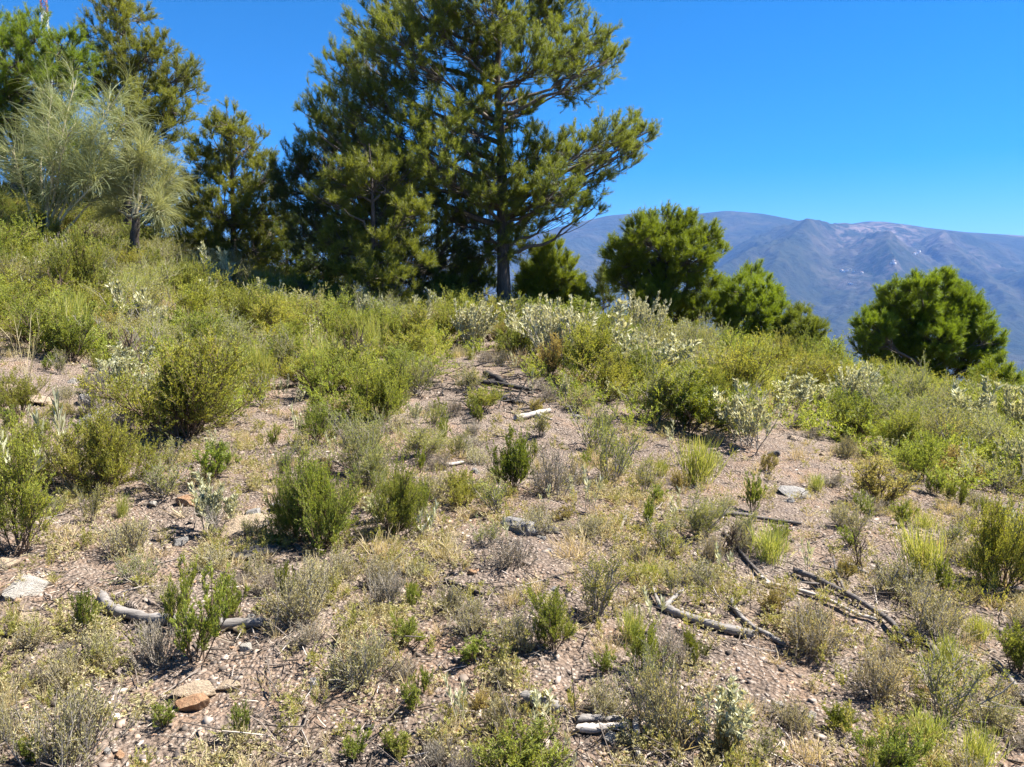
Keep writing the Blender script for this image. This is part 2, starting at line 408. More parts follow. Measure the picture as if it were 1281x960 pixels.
# ------------------------------------------------------------------ haze
bm = bmesh.new(); bmesh.ops.create_cube(bm, size=1)
for v in bm.verts: v.co = (v.co.x * 90000, v.co.y * 90000, -640 if v.co.z < 0 else 1250)
me = bpy.data.meshes.new('haze'); bm.to_mesh(me); bm.free()
hm, nt, out = new_mat('haze_air')
pv = nd(nt, 'ShaderNodeVolumePrincipled'); pv.inputs['Color'].default_value = (.19, .42, 1.0, 1); pv.inputs['Density'].default_value = 5.1e-5
pv.inputs['Anisotropy'].default_value = 0.0
nt.links.new(pv.outputs[0], out.inputs['Volume']); me.materials.append(hm)
tag(link('haze', me), kind='stuff')

# ------------------------------------------------------------------ plant prototypes (unit height, unit width, several of each)
PROTO = {}
def finish(kind, fol, st, fmat, smat, real_h, real_w, fname='foliage'):
    V, F, T = fol.arrays()
    hz = np.percentile(V[:, 2], 98); hw = np.percentile(np.hypot(V[:, 0], V[:, 1]), 95)
    sx = lambda P: P * np.array([.5 / hw, .5 / hw, 1 / hz])
    d = [(fname, mesh_np(kind + '_' + fname, sx(V), F, M[fmat], T))]
    if st is not None: d.append(('stems', st.mesh(kind + '_stems', M[smat], False, sx)))
    PROTO.setdefault(kind, []).append(d)
def hemi(n, lo, hi, r):
    a = r.uniform(0, 2 * np.pi, n); e = r.uniform(lo, hi, n)
    return np.stack([np.sin(e) * np.cos(a), np.sin(e) * np.sin(a), np.cos(e)], -1)
def p_heath(kind, seed, fmat, smat, h=.7, n1=14, n2=9, n3=5, lf=16, L=.024, W=.0065, lo=.05, hi=1.05, lean=.0, wob=.55):
    r = np.random.default_rng(seed); fol, st = MB(), MB()
    p0 = r.normal(0, .05 * h, (n1, 3)); p0[:, 2] = -.03
    d0 = hemi(n1, lo, hi, r)
    s1 = grow(p0, d0, h * r.uniform(.5, 1.05, n1), 6, .5, wob, (lean, 0, 0), r=r)
    p, d, i, t = kids(s1, n2, .25, 1., .65, r); bt1 = r.uniform(0, 1, len(s1))[i]
    s2 = grow(p, d, h * .38 * r.uniform(.6, 1.1, len(p)), 5, .7, .4, r=r)
    p, d, i2, t = kids(s2, n3, .2, 1., .6, r)
    s3 = grow(p, d, h * .16 * r.uniform(.6, 1.2, len(p)), 4, .5, .3, r=r)
    tubes(st, s1, .009 * h / .7, .003, 4); tubes(st, s2, .003, .0012, 3); tubes(st, s3, .0014, .0008, 3)
    b2 = np.clip(bt1 + r.normal(0, .2, len(s2)), 0, 1)
    leaves_on(fol, s2, lf, .3, 1, .7, L, W, b2, r)
    leaves_on(fol, s3, lf, .05, 1, .6, L, W, np.clip(b2[i2] + r.normal(0, .12, len(s3)), 0, 1), r)
    finish(kind, fol, st, fmat, smat, h, h)
def p_silver(kind, seed, h=.55, n1=10, leafL=.05, leafW=.013, m=34, kidsn=2):
    r = np.random.default_rng(seed); fol, st = MB(), MB()
    p0 = r.normal(0, .05, (n1, 3)); p0[:, 2] = -.03
    s1 = grow(p0, hemi(n1, .02, .55, r), h * r.uniform(.6, 1., n1), 6, .35, .25, r=r)
    p, d, i, t = kids(s1, kidsn, .3, .8, .5, r)
    s2 = grow(p, d, h * .4 * r.uniform(.6, 1, len(p)), 5, .8, .2, r=r)
    tubes(st, s1, .005, .002, 4); tubes(st, s2, .003, .0015, 3)
    leaves_on(fol, s1, m, .35, 1, .75, leafL, leafW, None, r, up=.25)
    leaves_on(fol, s2, m, .2, 1, .75, leafL, leafW, None, r, up=.25)
    for s in (s1, s2):      # dense tops
        leaves_on(fol, s, m // 2, .85, 1, .5, leafL * .8, leafW, None, r, up=.3)
    finish(kind, fol, st, 'silver', 'palestem' if seed % 2 else 'greystem', h, h)
def p_cushion(kind, seed, fmat, h=.22, n1=46, lf=10, L=.012, W=.004):
    r = np.random.default_rng(seed); fol, st = MB(), MB()
    p0 = r.normal(0, .045, (n1, 3)); p0[:, 2] = -.02
    s1 = grow(p0, hemi(n1, .05, 1.25, r), h * r.uniform(.55, 1.0, n1), 5, .35, .7, r=r)
    p, d, i, t = kids(s1, 9, .2, 1., .7, r)
    s2 = grow(p, d, h * .33 * r.uniform(.5, 1.1, len(p)), 4, .5, .5, r=r)
    tubes(st, s1, .003, .0013, 3); tubes(st, s2, .0014, .0008, 3)
    leaves_on(fol, s2, lf, .2, 1, .7, L, W, None, r)
    finish(kind, fol, st, fmat, 'greystem', h, h)
def p_tuft(kind, seed, mat, h=.4, n=170, w=.0042, hi=.6, up=.25, K=5, base=.05):
    r = np.random.default_rng(seed); fol = MB()
    p0 = r.normal(0, base, (n, 3)); p0[:, 2] = -.02
    s = grow(p0, hemi(n, .0, hi, r), h * r.uniform(.45, 1.05, n), K, up, .3, r=r)
    ribbons(fol, s, w, r.uniform(0, 1, n), r)
    p, d, i, t = kids(s, 3, .35, .9, .4, r)
    s2 = grow(p, d, h * .3 * r.uniform(.5, 1, len(p)), 4, .3, .2, r=r)
    ribbons(fol, s2, w * .75, r.uniform(0, 1, len(p)), r)
    finish(kind, fol, None, mat, None, h, h, 'blades')
def p_bare(kind, seed, h=.4):
    r = np.random.default_rng(seed); st = MB()
    p0 = r.normal(0, .02, (5, 3)); p0[:, 2] = -.02
    s1 = grow(p0, hemi(5, .05, .6, r), h * r.uniform(.6, 1, 5), 6, .3, .5, r=r)
    p, d, i, t = kids(s1, 5, .3, .95, .6, r)
    s2 = grow(p, d, h * .4 * r.uniform(.5, 1, len(p)), 5, .5, .5, r=r)
    p, d, i, t = kids(s2, 4, .3, .95, .6, r)
    s3 = grow(p, d, h * .18 * r.uniform(.5, 1, len(p)), 4, .4, .5, r=r)
    tubes(st, s1, .006, .003, 5); tubes(st, s2, .003, .0015, 4); tubes(st, s3, .0018, .001, 3)
    finish(kind, st, None, 'brownstem' if seed % 2 else 'greystem', None, h, h, 'twigs')
for s in range(4): p_heath('heath', 100 + s, 'heath', 'brownstem', n1=15, n2=10, n3=6, lf=15)
for s in range(3): p_heath('olive', 110 + s, 'olive', 'greystem', n1=16, n2=10, n3=5, lf=14, L=.021, W=.005, hi=1.1)
for s in range(3): p_heath('bright', 120 + s, 'bright', 'brownstem', h=.45, n1=12, n2=9, n3=6, lf=14, L=.022, W=.006, hi=.95)
for s in range(3): p_heath('sapling', 130 + s, 'bright', 'brownstem', h=.32, n1=7, n2=7, n3=3, lf=22, L=.021, W=.005, hi=.7)
for s in range(3): p_heath('dome', 170 + s, 'heath', 'brownstem', n1=28, n2=13, n3=6, lf=14, hi=1.45, wob=.7, lean=(-.3, .35, .1)[s])
for s in range(2): p_heath('deep', 140 + s, 'deep', 'brownstem', h=.42, n1=14, n2=10, n3=6, lf=15, L=.022, W=.0055, hi=.8)
for s in range(3): p_heath('rusty', 150 + s, 'rusty', 'brownstem', h=.35, n1=16, n2=8, n3=4, lf=10, L=.018, W=.005, hi=1.1)
for s in range(3): p_heath('sparse', 160 + s, 'olive', 'greystem', h=.4, n1=10, n2=7, n3=4, lf=7, L=.02, W=.0055, hi=.9)
for s in range(4): p_silver('silver', 200 + s)
for s in range(3): p_silver('silverbush', 210 + s, h=.6, n1=22, leafL=.034, leafW=.011, m=26, kidsn=4)
for s in range(2): p_silver('stalk', 221 + 2 * s, h=.5, n1=3, leafL=.085, leafW=.02, m=16, kidsn=0)
for s in range(4): p_cushion('thyme', 300 + s, 'thyme')
for s in range(3): p_cushion('dry', 310 + s, 'drytw', lf=5)
for s in range(3): p_tuft('tuft', 400 + s, 'tuft')
for s in range(3): p_tuft('straw', 410 + s, 'straw', h=.3, n=70, w=.0032, hi=.8, up=-.1)
for s in range(2): p_tuft('reed', 420 + s, 'straw', h=.7, n=9, w=.004, hi=.22, up=.05, base=.03)
for s in range(2): p_bare('bare', 430 + s)

KIND = {  # kind: (object name, category, phrase, group)
 'heath': ('heath_shrub', 'shrub', 'yellow green fine-leaved shrub', 'green shrubs on the slope'),
 'dome': ('domed_shrub', 'shrub', 'full domed yellow green shrub', 'green shrubs on the slope'),
 'olive': ('olive_shrub', 'shrub', 'olive green fluffy shrub', 'green shrubs on the slope'),
 'bright': ('bright_shrub', 'shrub', 'fresh bright green shrub', 'green shrubs on the slope'),
 'sapling': ('leafy_seedling', 'shrub', 'bright green upright leafy seedling', 'leafy seedlings on the slope'),
 'deep': ('dense_shrub', 'shrub', 'deep green dense shrub', 'green shrubs on the slope'),
 'rusty': ('rusty_shrub', 'shrub', 'rusty orange dry shrub', 'rusty shrubs on the slope'),
 'sparse': ('thin_shrub', 'shrub', 'thin pale green open shrub', 'thin shrubs on the slope'),
 'silver': ('silver_plant', 'plant', 'silvery plant with upright leafy stems', 'silvery plants on the slope'),
 'silverbush': ('silver_bush', 'bush', 'bushy plant of whitish small leaves', 'silvery plants on the slope'),
 'stalk': ('silver_stalk', 'plant', 'tall stalk with long pale leaves', 'pale stalks on the slope'),
 'thyme': ('thyme_cushion', 'low shrub', 'low grey green cushion plant', 'cushion plants on the slope'),
 'dry': ('dry_cushion', 'low shrub', 'low dry brown twiggy cushion', 'cushion plants on the slope'),
 'tuft': ('broom_tuft', 'broom tuft', 'green tuft of thin upright shoots', 'green tufts on the slope'),
 'straw': ('grass_tuft', 'grass tuft', 'straw-coloured dry grass tuft', 'dry grass tufts on the slope'),
 'reed': ('grass_stalk', 'grass tuft', 'few tall thin dry grass stalks', 'dry grass stalks on the slope'),
 'bare': ('bare_bush', 'dead shrub', 'leafless dead shrub of thin twigs', 'leafless dead shrubs on the slope'),
}
PL = []          # everything that gets a label computed from what stands near it
def plant(kind, pos, h, w, lean=0, special=None):
    d = PROTO[kind][random.randrange(len(PROTO[kind]))]
    nm, cat, ph, gr = KIND[kind]
    rz = random.uniform(0, 6.28)
    if len(d) == 1:
        o = link(nm, d[0][1]); o.location = pos; o.rotation_euler = (0, 0, rz); o.scale = (w, w, h); tag(o, special, cat, gr)
    else:
        o = thing(nm, pos, rz, (w, w, h), special, cat, gr)
        for n_, me in d: link(n_, me, o)
    o.rotation_euler = (random.gauss(0, .08), random.gauss(0, .08), rz)
    px, py, f = project(np.array(pos) + np.array([0, 0, h * .4]))
    PL.append(dict(o=o, ph=ph, px=float(px), py=float(py), h=h, w=w, kind=kind, done=bool(special), pos=np.array(pos)))
    return o
def plant_px(kind, px, py, hpx, wpx, special=None):
    p = hit(px, py)
    f = project(p)[2]
    return plant(kind, p - np.array([0, 0, .01]), hpx * f / FPX, wpx * f / FPX, special=special)

# ---- plants read from the photograph: kind, base x, base y, height, width (pixels)
LIST = [
 ('dome', 232, 546, 118, 185), ('dome', 95, 388, 92, 110), ('heath', 22, 690, 140, 120), ('dome', 120, 612, 95, 130),
 ('heath', 30, 620, 90, 110), ('sapling', 262, 606, 52, 70), ('dome', 472, 525, 80, 95), ('dome', 398, 684, 108, 100), ('dome', 372, 676, 80, 80),
 ('dome', 492, 668, 86, 80), ('olive', 460, 612, 62, 90), ('deep', 640, 614, 72, 52), ('dry', 690, 618, 58, 66), ('tuft', 872, 604, 62, 60),
 ('rusty', 850, 616, 30, 26), ('rusty', 1092, 632, 58, 90), ('heath', 1150, 600, 60, 90), ('rusty', 1195, 606, 46, 80), ('tuft', 1156, 722, 74, 62),
 ('dome', 1256, 734, 105, 110), ('thyme', 1165, 794, 62, 76), ('bright', 1272, 840, 62, 60), ('sapling', 246, 828, 112, 85), ('sapling', 222, 790, 90, 50),
 ('sapling', 290, 780, 60, 40), ('bright', 692, 812, 76, 56), ('thyme', 642, 812, 50, 60), ('sparse', 745, 770, 84, 80), ('bright', 508, 806, 36, 44),
 ('sapling', 512, 764, 34, 22), ('dry', 480, 758, 48, 62), ('thyme', 450, 852, 62, 84), ('dry', 498, 850, 30, 60), ('thyme', 372, 778, 62, 80), ('sapling', 355, 760, 60, 30),
 ('bright', 802, 838, 60, 46), ('dry', 838, 834, 52, 60), ('deep', 868, 834, 46, 36), ('bright', 652, 985, 76, 120), ('thyme', 625, 912, 48, 56), ('thyme', 82, 948, 90, 120),
 ('sapling', 300, 925, 46, 44), ('thyme', 830, 915, 90, 90), ('sparse', 815, 870, 60, 70), ('silver', 905, 935, 80, 76), ('silver', 268, 668, 74, 62), ('stalk', 78, 610, 122, 40),
 ('stalk', 22, 640, 100, 50), ('tuft', 962, 700, 48, 56), ('thyme', 930, 690, 42, 50), ('thyme', 1014, 816, 62, 76), ('sparse', 1184, 900, 86, 120),
 ('thyme', 1100, 870, 60, 80), ('sparse', 765, 602, 72, 70), ('sparse', 740, 560, 60, 70), ('sapling', 596, 530, 34, 26), ('heath', 572, 632, 44, 70), ('thyme', 540, 625, 36, 60),
 ('rusty', 690, 470, 50, 50), ('olive', 455, 590, 78, 100), ('bright', 396, 556, 50, 52), ('stalk', 372, 560, 56, 16), ('sparse', 350, 600, 46, 44),
 ('thyme', 130, 832, 48, 50), ('dry', 196, 828, 56, 60), ('sapling', 105, 792, 56, 40), ('straw', 640, 760, 30, 46), ('straw', 560, 700, 36, 60), ('thyme', 590, 790, 40, 60),
 ('straw', 720, 700, 40, 70), ('sparse', 830, 690, 42, 60), ('tuft', 790, 800, 46, 40), ('stalk', 735, 640, 60, 30), ('stalk', 690, 905, 50, 60), ('thyme', 760, 895, 50, 70),
 ('straw', 480, 700, 40, 60), ('sapling', 940, 640, 50, 26), ('bare', 1075, 715, 64, 30), ('bare', 905, 690, 44, 40), ('bare', 275, 672, 44, 44),
 ('reed', 206, 548, 84, 34), ('reed', 32, 476, 90, 50), ('bare', 150, 470, 60, 56), ('dry', 120, 520, 60, 56), ('dry', 150, 540, 46, 60),
 ('tuft', 1020, 612, 22, 22), ('dry', 1085, 640, 24, 50), ('straw', 650, 460, 26, 44), ('bright', 720, 390, 44, 90), ('silverbush', 700, 460, 84, 90), ('silver', 740, 455, 76, 90),
 ('silverbush', 800, 442, 72, 70), ('silver', 660, 440, 64, 70), ('silverbush', 590, 440, 60, 60), ('silver', 285, 372, 66, 40), ('silver', 122, 386, 52, 40), ('silver', 40, 370, 46, 46),
 ('silver', 258, 396, 50, 34), ('silver', 942, 560, 66, 70), ('silver', 910, 545, 64, 60), ('deep', 860, 540, 70, 110), ('olive', 820, 525, 72, 110), ('olive', 895, 500, 70, 120),
 ('sapling', 445, 948, 46, 44), ('sapling', 40, 955, 40, 36), ('sapling', 500, 948, 40, 40), ('sapling', 530, 868, 36, 30), ('tuft', 1220, 960, 60, 60), ('bright', 1110, 975, 70, 90),
 ('thyme', 1240, 905, 40, 70), ('straw', 1010, 955, 40, 70), ('sparse', 950, 950, 40, 60), ('thyme', 160, 690, 46, 70), ('sparse', 205, 620, 44, 70), ('dry', 640, 705, 36, 70),
 ('silver', 1270, 690, 60, 50), ('tuft', 1225, 800, 34, 40), ('thyme', 1120, 745, 46, 80), ('rusty', 905, 945, 46, 34), ('deep', 1050, 910, 30, 50), ('tuft', 1160, 930, 46, 60),
]
for a in LIST: plant_px(*a)

# ---- the rest of the scrub: random, thick on the crest, thin on the gravel
RIDX = [-50, 0, 200, 400, 632, 800, 950, 1100, 1281, 1350]
RIDY = [300, 310, 350, 388, 398, 422, 452, 482, 500, 508]
LOWY = np.interp(np.arange(1400), [0, 130, 150, 320, 330, 420, 430, 520, 560, 640, 700, 780, 880, 950, 1000, 1100, 1200, 1281], [445, 455, 535, 540, 500, 505, 560, 470, 445, 448, 505, 535, 560, 555, 535, 575, 625, 640])
BARE = [(605, 492, 70, 34), (960, 610, 120, 62), (30, 490, 55, 25), (200, 665, 70, 40), (690, 545, 60, 30), (360, 545, 30, 18), (80, 740, 90, 35), (380, 880, 120, 60), (1090, 690, 70, 30),
        (560, 830, 60, 60), (580, 740, 40, 25), (1060, 850, 60, 40), (300, 640, 45, 20), (300, 800, 60, 40), (160, 880, 70, 30), (880, 870, 60, 30), (870, 790, 60, 22), (1090, 770, 70, 30)]
def bare(px, py): return any(((px - a) / c) ** 2 + ((py - b) / d) ** 2 < 1 for a, b, c, d in BARE)
rr = np.random.default_rng(21)
cands = []
for _ in range(9000):
    y = rr.uniform(2.2, 22); x = rr.uniform(-.78, .78) * y
    cands.append((x, y))
placed = [(q['pos'][0], q['pos'][1], q['w'] * .5) for q in PL]
for a, b in [(135, 760), (165, 775), (195, 782), (225, 785), (262, 790), (300, 790), (331, 788), (320, 800), (840, 770), (880, 787), (920, 797), (940, 803), (930, 780), (970, 806), (1030, 740), (1060, 755), (1090, 775), (1120, 795), (1000, 745), (1040, 762), (1080, 782), (1160, 812), (250, 888), (760, 912), (725, 915), (785, 920), (38, 785), (40, 742), (320, 655), (345, 648), (670, 890), (900, 650), (960, 656)]:
    q = hit(a, b); placed.append((q[0], q[1], .11 * q[1] / 3))
cnt = {}
CAP = dict(thyme=70, dry=40, straw=60, sapling=40, sparse=55, tuft=45, silver=42, silverbush=16, stalk=28, heath=150, olive=95, bright=55, rusty=36, bare=22)
def free(x, y, rad): return all((x - a) ** 2 + (y - b) ** 2 > ((rad + c) * .62) ** 2 for a, b, c in placed)
for x, y in cands:
    z = float(H(x, y)); px, py, f = project((x, y, z))
    if not (-60 < px < 1340 and py < 990): continue
    ridge = np.interp(px, RIDX, RIDY); low = LOWY[int(np.clip(px, 0, 1399))]
    yb = np.interp(x, [-20, -9, -4, 0, 4, 9, 20], [22, 20, 18.3, 17.3, 15.8, 14.2, 12.5])
    if y > yb + 1.5: continue
    if py < low - 6:
        if bare(px, py) and rr.random() < .8: continue
        sv = perlin(x / 2.2, y / 2.2, 51) + .26 * np.exp(-((px - 740) / 120) ** 2) + .12 * sstep(1050, 1281, px) - .12 * (px < 520)
        u = rr.random()
        if sv > .16 and u < .5: k, h, w = ('silverbush' if rr.random() < .6 else 'silver'), rr.uniform(.42, .72), rr.uniform(.4, .65)
        elif u < .70: k, h, w = ('heath' if perlin(x / 3, y / 3, 52) > -.12 else 'olive'), rr.uniform(.4, .75), rr.uniform(.65, 1.1)
        elif u < .78: k, h, w = 'bright', rr.uniform(.35, .6), rr.uniform(.45, .75)
        elif u < .84: k, h, w = 'tuft', rr.uniform(.4, .65), rr.uniform(.35, .55)
        elif u < .88: k, h, w = 'rusty', rr.uniform(.25, .42), rr.uniform(.35, .6)
        elif u < .93 and px > 480: k, h, w = 'silver', rr.uniform(.4, .7), rr.uniform(.3, .5)
        elif u < .945: k, h, w = 'bare', rr.uniform(.4, .6), rr.uniform(.4, .6)
        elif u < .97: k, h, w = 'sparse', rr.uniform(.35, .6), rr.uniform(.45, .7)
        else: k, h, w = 'straw', rr.uniform(.35, .55), rr.uniform(.35, .5)
        if y < 9: h *= .8; w *= .85
        h *= 1.08; w *= 1.15
        if not free(x, y, w * .40): continue
    else:
        if bare(px, py) and rr.random() < .9: continue
        dens = perlin(x / .9, y / .9, 55)
        if dens < -.12 and rr.random() < .75: continue
        u = rr.random(); s = np.interp(y, [2, 8], [.75, 1.25])
        if y > 4 and u < .30 and perlin(x / 1.6, y / 1.6, 58) > -.05: k, h, w = ('heath', 'olive', 'bright', 'sparse')[rr.integers(4)], rr.uniform(.22, .48), rr.uniform(.3, .65)
        elif u < .34: k, h, w = 'thyme', rr.uniform(.08, .19) * s, rr.uniform(.16, .30) * s
        elif u < .48: k, h, w = 'dry', rr.uniform(.07, .15) * s, rr.uniform(.14, .26) * s
        elif u < .62: k, h, w = 'straw', rr.uniform(.07, .16) * s, rr.uniform(.12, .22) * s
        elif u < .72: k, h, w = 'sapling', rr.uniform(.09, .22) * s, rr.uniform(.09, .18) * s
        elif u < .80: k, h, w = 'sparse', rr.uniform(.13, .26) * s, rr.uniform(.16, .3) * s
        elif u < .87: k, h, w = 'tuft', rr.uniform(.08, .2) * s, rr.uniform(.09, .2) * s
        elif u < .92: k, h, w = 'silver', rr.uniform(.12, .25) * s, rr.uniform(.12, .2) * s
        elif u < .95: k, h, w = 'stalk', rr.uniform(.15, .26) * s, rr.uniform(.08, .14) * s
        else: k, h, w = 'rusty', rr.uniform(.07, .16) * s, rr.uniform(.12, .22) * s
        if not free(x, y, w * .95): continue
    if cnt.get(k, 0) >= CAP[k]: continue
    cnt[k] = cnt.get(k, 0) + 1
    placed.append((x, y, w * .5)); plant(k, (x, y, z - .01), h, w)
print('plants', len(PL), cnt)

# ---- undergrowth: the uncountable low growth between the shrubs, one mesh per texture
def scatter(name, mat, protos, N, accept, size, seed):
    r = np.random.default_rng(seed); mb = MB(); k = 0; tries = 0; N = int(N * 1.55)
    while k < N and tries < N * 60:
        tries += 1
        y = r.uniform(2.1, 21) ; x = r.uniform(-1.1, 1.3) * y
        if r.random() > accept(x, y): continue
        V, F, T = protos[r.integers(len(protos))]
        a = r.uniform(0, 6.28); h, w = size(r, y); ca, sa = math.cos(a), math.sin(a)
        Q = V * np.array([w, w, h]); Q = np.stack([Q[:, 0] * ca - Q[:, 1] * sa, Q[:, 0] * sa + Q[:, 1] * ca, Q[:, 2]], -1)
        Q = Q + np.array([x, y, float(H(x, y)) - .005])
        dt = r.uniform(-.25, .25)
        for n_ in (3, 4):
            if len(F[n_]): mb.add(Q, F[n_], np.clip(T + dt, 0, 1))
        k += 1
    o = link(name, mb.mesh(name, mat)); tag(o, kind='stuff'); return o
def mini(seed, n1, n2, lf, L, W, hi):
    r = np.random.default_rng(seed); fol = MB()
    s1 = grow(r.normal(0, .06, (n1, 3)) * np.array([1, 1, 0]), hemi(n1, .1, hi, r), r.uniform(.6, 1, n1), 5, .4, .5, r=r)
    p, d, i, t = kids(s1, n2, .1, 1, .6, r); s2 = grow(p, d, .35 * r.uniform(.5, 1, len(p)), 4, .5, .4, r=r)
    leaves_on(fol, s2, lf, .1, 1, .7, L, W, None, r); return fol.arrays()
def mini_tuft(seed, n, w):
    r = np.random.default_rng(seed); fol = MB(); p0 = r.normal(0, .08, (n, 3)) * np.array([1, 1, 0])
    ribbons(fol, grow(p0, hemi(n, 0, .9, r), r.uniform(.4, 1, n), 4, 0, .5, r=r), w, r.uniform(0, 1, n), r); return fol.arrays()
def acc_dense(x, y):
    px, py, f = project((x, y, float(H(x, y)))); 
    if not -500 < px < 1950: return 0
    low = LOWY[int(np.clip(px, 0, 1399))]
    if bare(px, py): return .06 if py < low else 0
    return 1 if py < low else (.12 if y > 7 else 0)
def acc_sparse(x, y):
    px, py, f = project((x, y, float(H(x, y))))
    if not (-500 < px < 1950 and py < 1000): return 0
    return (.15 if bare(px, py) else .8 * float(sstep(-.25, .3, perlin(x / .7, y / .7, 57)))) * min(1., (5. / y))
scatter('undergrowth', M['heath'], [mini(500 + i, 9, 7, 12, .075, .02, 1.1) for i in range(4)], 900, acc_dense, lambda r, y: (r.uniform(.22, .5), r.uniform(.28, .5)), 61)
scatter('pale_undergrowth', M['silver'], [mini(530 + i, 8, 5, 9, .07, .026, .6) for i in range(4)], 50, acc_dense, lambda r, y: (r.uniform(.25, .55), r.uniform(.2, .36)), 64)
scatter('low_sprigs', M['thyme'], [mini(510 + i, 7, 4, 7, .13, .05, 1.2) for i in range(4)], 2600, acc_sparse, lambda r, y: (r.uniform(.04, .10), r.uniform(.06, .13)), 62)
scatter('green_sprigs', M['olive'], [mini(540 + i, 6, 5, 8, .11, .035, 1.0) for i in range(4)], 1500, acc_sparse, lambda r, y: (r.uniform(.05, .14), r.uniform(.06, .14)), 65)
scatter('dry_grass', M['straw'], [mini_tuft(520 + i, 26, .018) for i in range(4)], 1150, acc_sparse, lambda r, y: (r.uniform(.05, .13), r.uniform(.07, .16)), 63)

# ------------------------------------------------------------------ gravel and litter (uncountable)
def gravel(N, seed):
    r = np.random.default_rng(seed)
    B = np.array([(a, b, c) for a in (-1, 1) for b in (-1, 1) for c in (-1, 1)], float) * .72
    Fi = np.array([[0, 1, 3, 2], [4, 6, 7, 5], [0, 4, 5, 1], [2, 3, 7, 6], [0, 2, 6, 4], [1, 5, 7, 3]])
    y = 2.0 + 11 * r.power(1., N) ** 1.7; x = r.uniform(-.88, .88, N) * y
    cl = np.clip(.5 + perlin(x / .8, y / .8, 71) * 1.2, .06, 1); k = r.random(N) < cl; x, y = x[k], y[k]; n = len(x)
    s = np.exp(r.normal(math.log(.0068), .55, n)); s = np.clip(s, .003, .017)
    jit = 1 + r.normal(0, .28, (n, 8)); sc = r.uniform(.6, 1.3, (n, 3)); sc[:, 2] *= .7
    V = (B[None] * jit[..., None] + r.normal(0, .22, (n, 8, 3))) * sc[:, None]
    a = r.uniform(0, 6.28, n); ca, sa = np.cos(a), np.sin(a)
    tx = r.normal(0, .35, n)
    V = np.stack([V[..., 0] * ca[:, None] - V[..., 1] * sa[:, None], V[..., 0] * sa[:, None] + V[..., 1] * ca[:, None], V[..., 2] + V[..., 0] * tx[:, None]], -1)
    V = V * s[:, None, None] + np.stack([x, y, H(x, y) - s * .12], -1)[:, None]
    F = (np.arange(n) * 8)[:, None, None] + Fi[None]
    m, nt, out = new_mat('gravel_stone')
    at_ = nd(nt, 'ShaderNodeAttribute', _attribute_name='tint')
    col = ramp(nt, at_.outputs['Fac'], [(0, (.06, .05, .045)), (.25, (.10, .082, .067)), (.5, (.20, .160, .130)), (.75, (.28, .235, .195)), (.9, (.33, .20, .12)), (1, (.42, .37, .32))])
    p = nd(nt, 'ShaderNodeBsdfPrincipled', Roughness=.9); p.inputs['Specular IOR Level'].default_value = .2
    nt.links.new(col, p.inputs['Base Color']); nt.links.new(p.outputs[0], out.inputs[0])
    me = mesh_np('gravel', V.reshape(-1, 3), {4: F.reshape(-1, 4), 3: np.zeros((0, 3), int)}, m, np.repeat(r.random(n), 8))
    tag(link('gravel', me), kind='stuff')
gravel(40000, 72)
def litter(N, seed, name, mat, L, W):
    r = np.random.default_rng(seed); y = 2.0 + 12 * r.random(N) ** 1.7; x = r.uniform(-.88, .88, N) * y
    cl = np.clip(.45 + perlin(x / .6, y / .6, 73) * 1.5, .08, 1); k = r.random(N) < cl; x, y = x[k], y[k]; n = len(x)
    z = H(x, y) + r.uniform(.004, .018, n); a = r.uniform(0, 6.28, n)
    d = np.stack([np.cos(a), np.sin(a), r.normal(0, .22, n)], -1)
    mb = MB(); s = grow(np.stack([x, y, z], -1), d, L * np.exp(r.normal(0, .5, n)), 3, 0, .4, r=r)
    tubes(mb, s, W * r.uniform(.6, 1.5, n), W * .6, 3, .5)
    mb.t = [np.repeat(r.random(n), 9)]
    tag(link(name, mb.mesh(name, mat)), kind='stuff')
litter(30000, 74, 'leaf_litter', leaf_mat('litter', (.03, .024, .02), (.22, .18, .14), 0, .9, 0, 0, .1, (.55, .48, .38)), .035, .0022)
litter(6500, 75, 'twig_litter', leaf_mat('twig_bits', (.03, .025, .022), (.17, .14, .115), 0, .9, 0, 0, .1, (.46, .41, .36)), .11, .0032)

def burnt(N, seed):
    r = np.random.default_rng(seed); c = hit(628, 494); mb = MB()
    xy = c[:2] + r.normal(0, 1, (N, 2)) * np.array([.42, .75]); x, y = xy[:, 0], xy[:, 1]
    a = r.uniform(0, 6.28, N); d = np.stack([np.cos(a), np.sin(a) * .6, r.normal(.05, .2, N)], -1)
    st = grow(np.stack([x, y, H(x, y) + r.uniform(.004, .05, N)], -1), d, .13 * np.exp(r.normal(0, .6, N)), 4, 0, .5, r=r)
    tubes(mb, st, .007 * np.exp(r.normal(0, .4, N)), .004, 5); tag(link('charred_twigs', mb.mesh('charred_twigs', M['char'])), kind='stuff')
burnt(260, 81)

